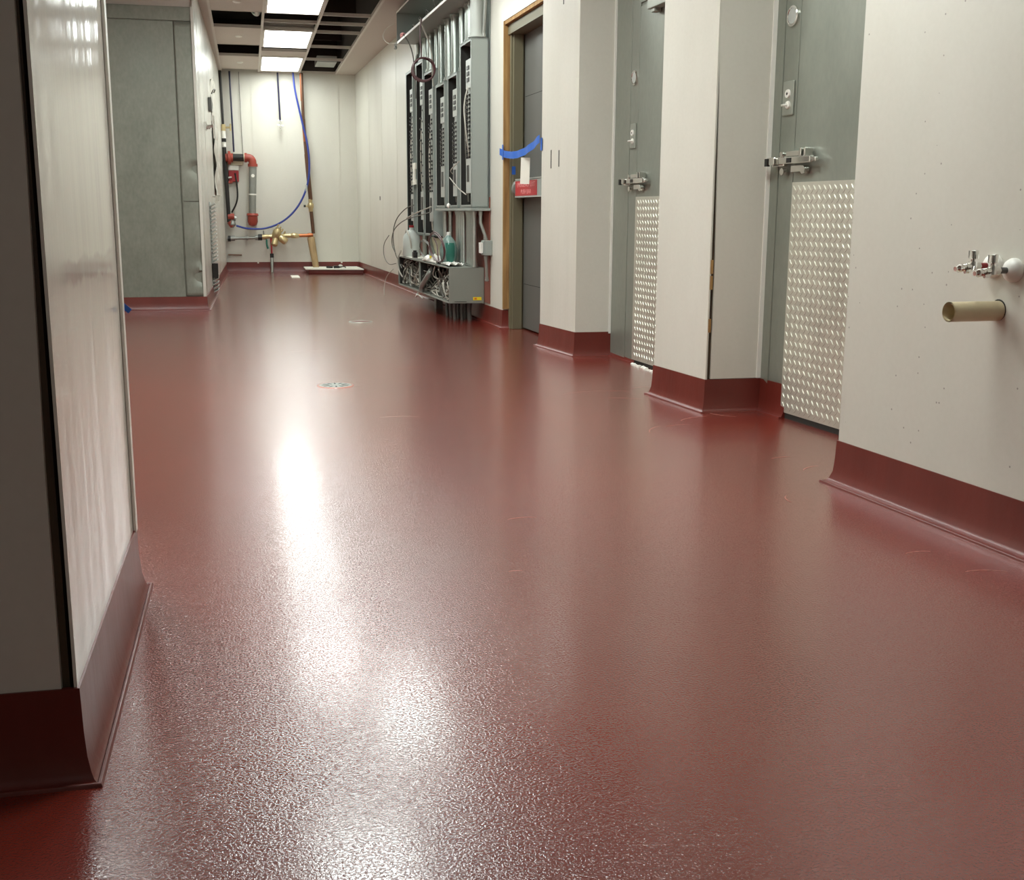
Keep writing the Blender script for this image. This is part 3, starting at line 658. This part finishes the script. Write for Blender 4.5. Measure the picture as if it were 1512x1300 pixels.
# conduits above
up = [(2.62, .045, .10, 2.275, 'farthest'), (2.60-.0, .0, 0, 0, ''), (2.26, .028, .10, 2.295, 'middle far'), (1.985, .040, .10, 2.158, 'maroon coil'), (1.69, .022, .10, 2.158, 'maroon coil'),
      (1.49, .026, .10, 1.992, 'third'), (1.13, .040, .10, 1.992, 'third'), (.88, .036, .10, 2.01, 'second'), (.60, .026, .10, 2.01, 'second'), (.41, .022, .10, 2.205, 'nearest'), (.33, .030, .10, 2.205, 'nearest'), (.22, .024, .1, 2.205, 'nearest')]
WHO = {2.26: 'the tall middle panelboard of the far group', 1.985: 'the coil panelboard, thicker one behind the coil', 1.69: 'the coil panelboard, thin one right of the coil', 1.49: 'third panelboard from the door, thinner left one',
       1.13: 'third panelboard from the door, thicker right one', .88: 'second panelboard from the door, thicker left one', .60: 'second panelboard from the door, thinner right one', .41: 'nearest panelboard, leftmost and thinnest',
       .33: 'nearest panelboard, thickest of the three slim ones', .22: 'nearest panelboard, beside the thick pale riser'}
for s_, r, n_, z, g in up:
    if not g: continue
    s__ = min(s_, 2.66)
    if g == 'farthest':
        conduit([(2.66, n_, 2.503), (2.66, n_, 2.42), (2.80, n_, 2.34), (2.80, n_, z+.002)], .02, 'steel conduit from the ceiling trough to the farthest panelboard', 'conduits above the panelboards')
        continue
    conduit([(s__, n_, 2.503), (s__, n_, (2.5+z)/2), (s__, n_, z+.002)], r, 'steel conduit from ceiling trough to '+WHO[s_], 'conduits above the panelboards')
for s_, q_ in ((2.665, 'farthest of three'), (2.61, 'middle of three'), (2.555, 'nearest of three')):
    conduit([(s_, .055, 2.503), (s_, .055, 1.6), (s_, .055, .442)], .018, 'long thin conduit behind the far panelboards, '+q_, 'long conduits behind the far panelboards')
conduit([(.10, .09, H-.003), (.10, .09, 2.4), (.10, .09, 2.207)], .055, 'thick pale riser conduit on top of the nearest panelboard', None, 'panel_pale')
conduit([(-.02, .05, H-.003), (-.02, .05, 2.5), (.045, .05, 2.25), (.045, .05, 2.207)], .014, 'thin dark riser beside the thick pale conduit on the nearest panelboard', None, 'greypipe')
# maroon cable coil
cc = MB(FW); c0 = Vector((1.30, .29, 2.105)); e1 = Vector((.25, 1, 0)).normalized()
for k, (rr, ds) in enumerate(((.097, 0), (.101, .006), (.094, -.008), (.099, .012))):
    P = []
    for i in range(41):
        q = 2*math.pi*i/40; P.append(c0+e1*(rr*math.cos(q)+ds*.5)+Vector((.010*k+.012*math.sin(2*q+k), 0, rr*math.sin(q)-ds*.4)))
    cc.tube(P, .0055, 8)
cc.tube([c0+Vector((0, .02, .097)), c0+Vector((.01, .03, .2)), c0+Vector((.02, .03, .33)), c0+Vector((.02, .015, .425))], .0055, 8, 2)
cc.build('cable_coil', 'maroon', None, True, label='maroon cable coil hanging in front of the tall panelboard tops', cat='cable')
def cable(pts_, r, mat, label, group='loose cables around the low wireway box', sm=3, T=FW):
    return MB(T).tube(pts_, r, 8, sm).build('cable', mat, None, True, label=label, cat='cable', group=group)
cable([(1.38, .31, 2.53), (1.42, .22, 2.35), (1.36, .20, 2.2), (1.45, .19, 2.05), (1.44, .18, 1.98)], .007, 'wire', 'white cable dropping from the ceiling trough to the third panelboard', None)
cable([(2.25, .31, 2.53), (2.2, .24, 2.4), (2.28, .2, 2.2), (2.3, .19, 1.95)], .006, 'wiregrey', 'grey cable falling from the ceiling trough behind the maroon coil', None)
cable([(.40, .17, 1.29), (.55, .20, 1.24), (.78, .17, 1.22), (.80, .14, 1.2)], .0045, 'wire', 'thin pale cable slung between the two nearest panelboards, upper', None)
cable([(.15, .17, 1.02), (.40, .18, 1.07), (.80, .17, 1.17)], .0045, 'wire', 'thin pale cable slung between the two nearest panelboards, lower', None)
cable([(.22, .10, 1.95), (.24, .17, 1.75), (.18, .17, 1.55), (.20, .13, 1.3)], .006, 'wire', 'white cable dangling inside the nearest panelboard', None)
MB(FW).lathe((.78, .17, .935), (.78, .20, .935), [(0, .012), (.015, .024), (.03, .012)], 10).build('plastic_ball', 'white', None, True, label='small white ball on the rail under the second panelboard', cat='ball')
cable([(2.66, .16, .95), (2.82, .22, .92), (3.0, .30, .80), (3.06, .32, .62), (2.95, .31, .45), (2.84, .30, .40)], .005, 'wiregrey', 'large grey cable loop bulging left of the water jug, outer')
cable([(1.75, .16, .88), (2.2, .22, .84), (2.6, .28, .80), (2.95, .33, .70), (3.02, .34, .55), (2.86, .32, .46)], .005, 'wiregrey', 'grey cable sweeping above the water jug from the far panelboards')
cable([(3.1, .35, .64), (3.3, .38, .55), (3.32, .38, .42), (3.1, .36, .33), (2.85, .32, .36)], .004, 'wiregrey', 'thin grey cable loop farthest left of the low wireway box')
cable([(1.65, .17, .93), (2.0, .24, .88), (2.4, .28, .82)], .006, 'wire', 'white cable reaching up to the strut above the water jug')
cable([(2.62, .30, .50), (2.70, .33, .40), (2.62, .33, .30), (2.50, .31, .24)], .007, 'wire', 'white cable hanging over the front of the low box below the jug')
cable([(2.9, .34, .30), (3.02, .40, .22), (3.05, .42, .10), (2.9, .44, .02)], .004, 'wire', 'thin white wire trailing from the low box onto the floor')
cable([(1.62, .31, .14), (1.50, .36, .10), (1.34, .36, .15), (1.2, .34, .12)], .006, 'wire', 'white wire end drooping under the middle of the low box')
def loop(cs, cn, cz, rs, rz, r, mat, label, turns=2):
    P = []
    for i in range(36*turns+1):
        a = 2*math.pi*i/36; k = 1+.06*math.sin(a*.47+1)
        P.append((cs+rs*k*math.cos(a), cn+.02*math.sin(a)+.004*i/36, cz+rz*k*math.sin(a)))
    MB(FW).tube(P, r, 8).build('cable_loop', mat, None, True, label=label, cat='cable', group='loose cables around the low wireway box')
loop(.78, .287, .585, .33, .122, .005, 'maroon', 'maroon cable loop standing around the teal bottle', 2)
loop(1.66, .22, .535, .30, .085, .005, 'wiregrey', 'grey cable loop standing on the low box between jug and bottle', 2)
loop(2.45, .25, .60, .12, .10, .005, 'wire', 'white cable loop left behind the water jug', 2)
cable([(1.30, .22, .66), (1.12, .22, .60), (1.0, .24, .53), (.9, .25, .452)], .005, 'maroon', 'maroon cable slanting down behind the teal bottle')
cable([(1.5, .25, .46), (1.3, .26, .49), (1.1, .24, .47), (.7, .26, .452), (.5, .25, .45)], .006, 'wire', 'white cable lying along the top of the low box')
# water jug
TJ = FW @ Matrix.Translation((2.45, .222, .446)) @ Matrix.Scale(1.15, 4)
j = empty('water_jug', TJ.translation, 'gallon jug of clear water with red cap on the low box', 'jug')
MB(TJ).lathe((0, 0, 0), (0, 0, 1), [(0, .0), (0, .070), (.01, .076), (.145, .077), (.175, .070), (.215, .038), (.228, .021), (.250, .020)], 28, False).build('jug_body', 'jug', j, True)
MB(TJ).tube([(.055, 0, .20), (.092, 0, .195), (.098, 0, .14), (.074, 0, .105)], .011, 10, 2).build('handle', 'jug', j, True)
MB(TJ).lathe((0, 0, .246), (0, 0, .266), [(0, .021), (.018, .021), (.02, .018)], 20).build('cap', 'redbox', j, True)
m = MB(FW @ Matrix.Translation((2.05, .26, .441))); m.box(-.05, .05, -.02, .02, 0, .012); m.box(-.042, .042, -.02, .02, .012, .062); m.box(-.02, .02, -.015, .015, .062, .078); m.box(-.055, -.042, -.01, .01, .02, .05)
m.build('battery_pack', 'black', bevel=.004, label='small black block device standing in front of the water jug', cat='device')
# teal bottle
TB = FW @ Matrix.Translation((.74, .195, .441)) @ Matrix.Diagonal((1.3, 1.2, 1.12, 1)); j = empty('bottle', TB.translation, 'oval clear bottle of teal liquid standing on the low box', 'bottle')
def oval(m, prof, kx, ky, n=28):
    P = [(r*kx*math.cos(2*math.pi*k/n), r*ky*math.sin(2*math.pi*k/n), z) for z, r in prof for k in range(n)]
    q = len(prof); m.add(P, [(i*n+k, i*n+(k+1) % n, (i+1)*n+(k+1) % n, (i+1)*n+k) for i in range(q-1) for k in range(n)]+[tuple(range(n))[::-1], tuple(range((q-1)*n, q*n))]); return m
oval(MB(TB), [(0, .036), (.02, .052), (.07, .063), (.12, .063), (.17, .050), (.20, .032), (.22, .013)], 1.0, 1.0).build('bottle_body', 'teal_glass', j, True)
oval(MB(TB), [(.004, .040), (.022, .0535), (.07, .0645), (.12, .0645), (.165, .053), (.166, .001)], 1.0, .92).build('liquid', 'teal', j, True)
MB(TB).lathe((0, 0, .22), (0, 0, .245), [(0, .014), (.022, .014), (.025, .01)], 16).build('cap', 'white', j, True)
# papers / rags on the box
def sheet(name, cs, cn, cz, w_, d_, rough_, mat, label, cat, rz=0.0, seed=1):
    rnd = random.Random(seed); n = 10; P = []
    for j_ in range(n+1):
        for i_ in range(n+1):
            x = (i_/n-.5)*w_; y = (j_/n-.5)*d_
            P.append((x, y, .004+rough_*abs(math.sin(i_*.9+seed)*math.cos(j_*.8+seed*2))+rnd.uniform(0, rough_*.4)))
    m = MB(FW @ Matrix.Translation((cs, cn, cz)) @ Matrix.Rotation(rz, 4, 'Z')); m.add(P, [(j_*(n+1)+i_, j_*(n+1)+i_+1, (j_+1)*(n+1)+i_+1, (j_+1)*(n+1)+i_) for j_ in range(n) for i_ in range(n)])
    o = m.build(name, mat, None, True, label=label, cat=cat); s_ = o.modifiers.new('solid', 'SOLIDIFY'); s_.thickness = .003
sheet('cardboard', 2.35, .17, .441, .75, .24, .002, 'paper', 'flat white card under the water jug', 'card', .02, 1)
sheet('rag', 1.15, .20, .441, .45, .17, .05, 'white', 'crumpled white rag on the low box left of the teal bottle', 'rag', .1, 3)
sheet('plastic_sheet', .52, .21, .441, .38, .14, .022, 'white', 'crumpled clear white plastic in front of the conduits on the low box', 'plastic sheet', -.05, 5)
cb = MB(FW); L = Matrix.Translation((1.75, .06, .545)) @ Matrix.Rotation(-.25, 4, 'X'); cb.box(-.30, .45, -.004, .004, -.10, .10, L); cb.build('cardboard', 'cream', label='pale board leaning on the wall behind the water jug', cat='board')
MB(FW).tube([(1.45, .29, .452), (1.2, .28, .455), (.9, .27, .452)], .011, 8, 1).build('cable_stub', 'white', None, True, label='thick white cable piece lying at the front edge of the low box', cat='cable')
MB(FW).box(1.13, 1.18, .24, .28, .47, .50).build('wire_connector', 'yellow', label='tiny yellow connector on the rag', cat='connector')
tg = MB(FW); tg.box(2.53, 2.61, .16, .175, 1.17, 1.34); tg.box(2.50, 2.66, .155, .17, 1.30, 1.36); tg.box(2.50, 2.66, .155, .17, 1.15, 1.2); tg.build('paper_tag', 'paper', label='white paper bundle hanging between the far panelboards', cat='tag')

# ------------------------------------------------------------------ far wall plumbing
Y = 17.38
def pp(*a): return [(x, y, z) for x, y, z in a]
def pipething(name, label, cat, loc, parts, group=None):
    t = empty(name, loc, label, cat, group)
    for nm, mat, fn in parts:
        m = MB(); fn(m); m.build(nm, mat, t, True)
    return t
pipething('water_pipe', 'black vertical pipe from ceiling at the cooler corner with brass tap', 'pipe', (-.285, Y, 0), [
    ('pipe', 'blackpipe', lambda m: (m.cyl((-.305, Y, H-.01), (-.290, Y, 2.10), .018), m.cyl((-.288, Y, 1.78), (-.262, Y, .72), .029))),
    ('white_section', 'white', lambda m: (m.cyl((-.290, Y, 2.02), (-.285, Y, 1.90), .028), m.cyl((-.285, Y, 1.86), (-.285, Y, 1.79), .026))),
    ('band', 'black', lambda m: m.cyl((-.286, Y, 1.905), (-.286, Y, 1.855), .032)),
    ('brass_tap', 'brass', lambda m: (m.cyl((-.288, Y, 2.10), (-.288, Y, 2.01), .032), m.cyl((-.27, Y, 2.055), (-.19, Y, 2.06), .014), m.cyl((-.19, Y, 2.01), (-.188, Y, 2.11), .012))),
    ('hook_valve', 'redpipe', lambda m: m.tube([(-.25, Y, 1.29), (-.21, Y, 1.28), (-.19, Y, 1.31)], .014, 8, 1)),
    ('red_union', 'redpipe', lambda m: (m.cyl((-.275, Y, .80), (-.185, Y, .80), .045), m.cyl((-.26, Y, .73), (-.21, Y, .66), .04))),
    ('gray_union', 'greypipe', lambda m: (m.cyl((-.20, Y, .785), (-.16, Y, .77), .035), m.lathe((-.215, Y, .74), (-.215, Y, .64), [(0, .04), (.05, .05), (.1, .015)], 16)))])
cable(pp((-.173, Y+.05, H-.01), (-.165, Y+.05, 2.3), (-.155, Y+.05, 1.72)), .013, 'navy', 'dark tube hanging from the ceiling just right of the black pipe', None, 1, Matrix.Identity(4))
cable(pp((-.150, Y+.05, 1.42), (-.125, Y+.05, 1.2), (-.13, Y+.05, 1.02), (-.22, Y+.03, .86)), .012, 'black', 'black cable curving from the red box toward the cooler corner', None, 3, Matrix.Identity(4))
cable(pp((-.044, 17.48, H-.01), (-.038, 17.48, 2.2), (-.028, 17.48, 1.68)), .004, 'wiregrey', 'thin grey string line on the end wall above the red elbow', None, 0, Matrix.Identity(4))
pipething('fire_pipe', 'black branch with red elbow turning down into a grey zinc drop pipe and red cap', 'pipe', (.06, Y, .6), [
    ('red_coupling', 'redpipe', lambda m: m.lathe((-.275, Y, 1.635), (-.17, Y, 1.635), [(0, .06), (.03, .06), (.035, .095), (.07, .095), (.075, .065), (.105, .065)], 20)),
    ('black_pipe', 'blackpipe', lambda m: m.cyl((-.18, Y, 1.64), (.0, Y, 1.64), .052, n=20)),
    ('pale_band', 'cream', lambda m: m.cyl((-.02, Y, 1.64), (-.008, Y, 1.64), .056, n=20)),
    ('red_elbow', 'redpipe', lambda m: (m.tube([(-.005, Y, 1.64), (.05, Y, 1.64), (.085, Y, 1.625), (.103, Y, 1.59), (.104, Y, 1.53)], .056, 18, 3), m.cyl((.104, Y, 1.555), (.104, Y, 1.515), .07, n=20), m.cyl((-.008, Y, 1.64), (.025, Y, 1.64), .068, n=20))),
    ('zinc_pipe', 'greypipe', lambda m: m.cyl((.104, Y, 1.52), (.075, Y, .83), .055, .05, 20)),
    ('pipe_hanger', 'white', lambda m: (m.cyl((.10, Y-.052, 1.385), (.10, Y-.06, 1.385), .024, n=14), m.cyl((.083, Y, 1.13), (.0825, Y, 1.11), .058, n=18))),
    ('red_cap', 'redpipe', lambda m: m.lathe((.075, Y, .85), (.072, Y, .66), [(0, .075), (.03, .088), (.04, .072), (.12, .074), (.17, .055), (.19, .01)], 20))])
rb = empty('alarm_box', (-.2, 17.44, 1.3), 'red box under a cream one on the end wall behind the black pipe', 'alarm box')
MB().box(-.24, -.10, 17.43, 17.497, 1.30, 1.46).build('red_box', 'redbox', rb, bevel=.004)
MB().box(-.24, -.10, 17.44, 17.497, 1.465, 1.53).build('white_strip', 'white', rb)
MB().box(-.26, -.03, 17.45, 17.497, 1.535, 1.66).build('cream_box', 'cream', rb, bevel=.004)
MB().cyl((-.28, 17.42, 1.355), (-.20, 17.41, 1.36), .012, n=8).build('clear_tube', 'white', rb, True)
dt = empty('drop_tube', (.517, 17.4, 2.1), 'dark blue tube from the ceiling ending in a small chrome fitting', 'tube')
MB().tube(pp((.50, Y+.03, H-.01), (.508, Y+.03, 2.5), (.517, Y+.03, 2.17)), .013, 8, 1).build('tube', 'navy', dt, True)
m = MB(); m.cyl((.517, Y+.03, 2.20), (.519, Y+.03, 2.03), .012, n=10); m.cyl((.48, Y+.03, 2.11), (.56, Y+.03, 2.095), .009, n=8); m.cyl((.49, Y+.03, 2.17), (.545, Y+.03, 2.17), .008, n=8); m.build('fitting', 'chrome', dt, True)
cable(pp((.716, Y-.03, H-.01), (.735, Y-.04, 2.6), (.79, Y-.06, 2.32), (.84, Y-.07, 2.08), (.885, Y-.07, 1.90), (.915, Y-.07, 1.62), (.90, Y-.07, 1.35), (.83, Y-.06, 1.12), (.70, Y-.04, .90), (.50, Y-.03, .72), (.25, Y-.03, .625), (.0, Y-.08, .625), (-.16, Y, .67)), .014, 'blue', 'bright blue tubing looping from the ceiling across the end wall', None, 3, Matrix.Identity(4))
MB().box(.845, .87, Y-.12, Y-.03, 1.17, 1.26).build('tube_clip', 'panel_pale', label='small clip on the blue tubing', cat='clip')
pipething('riser_pipe', 'brown copper riser leaning on the end wall with a tan wrapped foot', 'pipe', (.93, Y, .06), [
    ('copper_riser', 'browncopper', lambda m: (m.cyl((.838, Y, H-.01), (.845, Y, 2.2), .022), m.cyl((.845, Y, 2.2), (.875, Y, 1.70), .026), m.cyl((.875, Y, 1.70), (.918, Y, 1.05), .030), m.cyl((.915, Y, .98), (.945, Y, .56), .026))),
    ('bright_copper_strip', 'copper', lambda m: (m.cyl((.82, Y-.005, H-.01), (.825, Y-.005, 2.45), .010), m.cyl((.84, Y-.02, 2.05), (.853, Y-.02, 1.88), .014))),
    ('valve_body', 'brass', lambda m: (m.lathe((.912, Y, 1.06), (.918, Y, .88), [(0, .03), (.05, .028), (.07, .045), (.12, .045), (.14, .03), (.18, .03)], 16), m.cyl((.90, Y, .955), (.83, Y, .96), .01, n=8))),
    ('valve_knob', 'black', lambda m: m.cyl((.845, Y, .96), (.815, Y, .96), .018, n=10)),
    ('wrapped_foot', 'tan', lambda m: m.cyl((.905, Y-.01, .50), (.965, Y-.12, .062), .055, .045, 16))])
bf = pipething('backflow_valve', 'brass and copper backflow valve assembly low on the end wall', 'valve', (.35, Y, .4), [
    ('zinc_pipe', 'greypipe', lambda m: (m.cyl((-.30, Y, .485), (.14, Y, .50), .022), m.cyl((-.27, Y, .487), (-.19, Y, .49), .038, n=12), m.cyl((-.03, Y, .494), (-.0, Y, .495), .032, n=12), m.cyl((.10, Y, .5), (.14, Y, .502), .035, n=12))),
    ('dark_union', 'blackpipe', lambda m: (m.cyl((.14, Y, .505), (.20, Y, .505), .045, n=8), m.cyl((-.29, Y, .486), (-.25, Y, .486), .042, n=8))),
    ('brass_body', 'brass', lambda m: (m.lathe((.20, Y, .51), (.62, Y, .53), [(0, .035), (.06, .038), (.08, .030), (.17, .036), (.24, .045), (.3, .028), (.42, .03)], 16), m.lathe((.38, Y-.02, .49), (.45, Y-.05, .66), [(0, .045), (.05, .062), (.12, .062), (.14, .045), (.165, .04)], 16), m.lathe((.40, Y-.02, .52), (.36, Y-.06, .36), [(0, .04), (.07, .05), (.13, .05), (.15, .03)], 14), m.lathe((.44, Y-.02, .52), (.55, Y-.05, .43), [(0, .04), (.05, .055), (.12, .055), (.14, .04)], 14), m.lathe((.60, Y, .53), (.74, Y, .53), [(0, .025), (.04, .04), (.09, .04), (.14, .025)], 14))),
    ('bolts', 'brass', lambda m: [m.cyl((.45+.03*k, Y-.06, .62-.035*k), (.475+.03*k, Y-.065, .66-.035*k), .012, n=6) for k in (-1, 0, 1, 2)]),
    ('test_cock', 'greypipe', lambda m: (m.cyl((.225, Y, .54), (.222, Y, .60), .009, n=8), m.cyl((.26, Y, .48), (.265, Y, .43), .012, n=8))),
    ('green_lever', 'teal', lambda m: m.tube([(.262, Y-.02, .47), (.262, Y-.04, .40), (.28, Y-.04, .34)], .014, 8, 1)),
    ('copper_outlet', 'copper', lambda m: (m.cyl((.72, Y, .53), (.925, Y, .535), .026), m.cyl((.86, Y, .535), (.94, Y, .537), .032)))])
pipething('drain_stub', 'red tube running into a dark grey floor pipe below the brass valve', 'pipe', (.33, Y-.1, 0), [
    ('red_tube', 'redbox', lambda m: m.cyl((.325, Y-.03, .49), (.33, Y-.06, .27), .014, n=10)),
    ('dark_collar', 'black', lambda m: m.cyl((.33, Y-.06, .27), (.33, Y-.065, .21), .028, n=12)),
    ('grey_stub', 'greypipe', lambda m: m.cyl((.33, Y-.065, .21), (.325, Y-.12, 0), .026, .02, 12))])
MB().cyl((-.30, 17.46, .25), (-.10, 17.46, .245), .01, n=8).build('pipe_stub', 'browncopper', None, True, label='short thin copper stub near the floor at the cooler corner', cat='pipe')
cu = empty('floor_curb', (1.2, 17.0, 0), 'low red curb with a pale top in the far right corner', 'curb')
MB().prism([(.83, 16.80), (wx(16.6)-.04, 16.65), (wx(17.4)-.04, 17.44), (.83, 17.44)], 0, .058).build('curb_body', 'base', cu, bevel=.008)
MB().prism([(.79, 16.78), (wx(16.6)-.04, 16.62), (wx(17.4)-.04, 17.46), (.79, 17.44)], .058, .072).build('curb_top', 'paper', cu)
ds = MB(); ds.box(1.20, 1.28, 16.9, 17.0, .072, .105); ds.cyl((1.10, 16.95, .087), (1.18, 16.9, .087), .014, n=8); ds.tube([(1.25, 16.85, .08), (1.33, 16.9, .1), (1.38, 17.0, .08)], .008, 6, 1)
ds.build('scrap_fittings', 'blackpipe', None, label='small dark pipe fittings left on the pale curb top', cat='fittings')
MB().lathe((1.30, 16.95, .072), (1.30, 16.95, .13), [(0, .03), (.04, .03), (.05, .015)], 12).build('cap', 'white', None, True, label='small white cap on the pale curb top', cat='cap')
# ------------------------------------------------------------------ near right wall: valves and pipe
def stop_valve(s, z, L_, label, redb):
    T = FN @ Matrix.Translation((s, 0, z))
    v = empty('stop_valve', T.translation, label, 'valve', 'angle stop valves on the near right wall')
    MB(T).lathe((0, 0, 0), (0, 1, 0), [(0, .0315), (.008, .0315), (.016, .028), (.024, .020), (.028, .010), (.028, .0)], 32, False).build('escutcheon', 'white', v, True)
    MB(T).cyl((0, .02, 0), (0, .062, 0), .0085, n=14).build('stem', 'redbox' if redb else 'greydoor', v, True)
    m = MB(T); m.cyl((0, .05, 0), (0, .072, 0), .011, n=6); m.cyl((0, .070, -.010), (0, .070, .012), .012, n=14); m.cyl((0, .075, 0), (0, .105, -.003), .0085, n=14); m.cyl((0, .083, -.003), (0, .094, -.003), .011, n=6)
    m.build('valve_body', 'chrome', v, True)
    m = MB(T)
    m.lathe((0, .070, .010), (0, .070, .042), [(0, .006), (.008, .0065), (.010, .013), (.030, .012), (.032, .009)], 14)
    m.build('valve_handle', 'chrome', v, True)
    m = MB(T); m.box(-.0015, .0135, .064, .076, .022, .040); m.build('handle_slot', 'black', v)
    m = MB(T); m.lathe((0, .100, -.004), (.0, .134, -.008), [(0, .008), (.005, .011), (.016, .011), (.021, .007), (.026, .0065)], 14); m.build('outlet_nut', 'chrome', v, True)
    m = MB(T); m.tube([(-.004, .082, -.006), (-.014, .092, -.012), (-.013, .106, -.013)], .006, 8, 1); m.build('bleeder', 'chrome', v, True)
stop_valve(nb(2.70), .748, 0, 'chrome stop valve with white round escutcheon, left of the pair', True)
stop_valve(nb(2.625), .740, 0, 'chrome stop valve with white round escutcheon, right of the pair', False)
T = FN @ Matrix.Translation((nb(2.672), 0, .631))
bp = empty('stub_pipe', T.translation, 'open beige plastic pipe sticking out of the near right wall', 'pipe')
MB(T).pipe((0, -.05, 0), (.0, .157, 0), .0265, .0225, 32).build('pipe', 'pvc', bp, True)
MB(T).cyl((0, -.05, 0), (0, .03, 0), .0224, n=24).build('bore', 'pvcin', bp)
hr = MB(T); hr.lathe((0, 0.0, .002), (0, .0012, .002), [(0, .0), (.0, .0285), (.0012, .0285), (.0012, 0)], 28, False); hr.build('wall_hole', 'dark', bp)
# ------------------------------------------------------------------ floor fittings
tm = MB()
for x, y, l_, d_, a_ in ((1.66, 5.43, .20, .012, .1), (1.74, 5.20, .14, .010, -.3), (1.95, 5.52, .09, .010, .3), (1.98, 5.28, .12, .012, .0), (1.86, 4.62, .10, .010, .5), (2.02, 4.66, .08, .012, 2.2), (1.74, 4.47, .07, .010, .2), (1.60, 4.40, .10, .008, 1.0),
                         (1.88, 3.78, .05, .010, .2), (1.90, 3.60, .06, .010, .6), (1.62, 3.20, .05, .008, 1.3), (1.70, 2.60, .045, .006, .1), (1.78, 2.42, .06, .007, -.2), (.62, 2.66, .02, .004, 0), (.9, 6.5, .12, .01, .2), (.62, 4.9, .1, .008, -.1), (.35, 7.4, .16, .012, .1), (.75, 3.15, .05, .006, .1)):
    n = 14; P = []
    for i in range(n+1):
        q = -1.1+2.2*i/n; w_ = d_*(math.cos(q*1.35)+.05)*(1+.35*math.sin(i*2.3+x*9))
        for k in (-1, 1):
            r_ = l_+k*w_*.5; px_, py_ = r_*math.sin(q), (r_*math.cos(q)-l_)*.45
            P.append((x+px_*math.cos(a_)-py_*math.sin(a_), y+px_*math.sin(a_)+py_*math.cos(a_), .0006))
    tm.add(P, [(2*i, 2*i+1, 2*i+3, 2*i+2) for i in range(n)])
tm.build('trowel_marks', 'trowel', bpy.data.objects['floor'])
dr = empty('floor_drain', (.41, 5.87, 0), 'round grey metal drain cover in the middle of the red floor', 'drain')
m = MB(); m.lathe((.41, 5.87, 0), (.41, 5.87, .004), [(0, .095), (.003, .092), (.003, .085)], 40, False); m.build('rim', 'trowel', dr)
m = MB(); m.lathe((.41, 5.87, 0), (.41, 5.87, .003), [(0, .085), (.0028, .084), (.0028, 0)], 40, False)
m.build('cover', 'trough_grey', dr)
m = MB()
for k in range(12):
    a = k*math.pi/6; m.box(.035, .07, -.004, .004, .0028, .0034, Matrix.Translation((.41, 5.87, 0)) @ Matrix.Rotation(a, 4, 'Z'))
m.build('slots', 'dark', dr)
dr = empty('floor_drain', (.87, 9.35, 0), 'smaller red painted drain ring farther down the floor', 'drain')
MB().lathe((.87, 9.35, 0), (.87, 9.35, .004), [(0, .098), (.003, .094), (.003, .082), (.0005, .080)], 40, False).build('ring', 'galv', dr)
MB().lathe((.87, 9.35, 0), (.87, 9.35, .002), [(0, .080), (.0015, .078), (.0015, 0)], 40, False).build('cover', 'base', dr)
m = MB(); m.box(.555, .665, 15.75, 16.35, 0, .004); m.build('floor_patch', 'paper', bevel=.001, label='small pale oblong patch on the floor near the end wall', cat='cover')  # thin flat pale patch lying on the floor
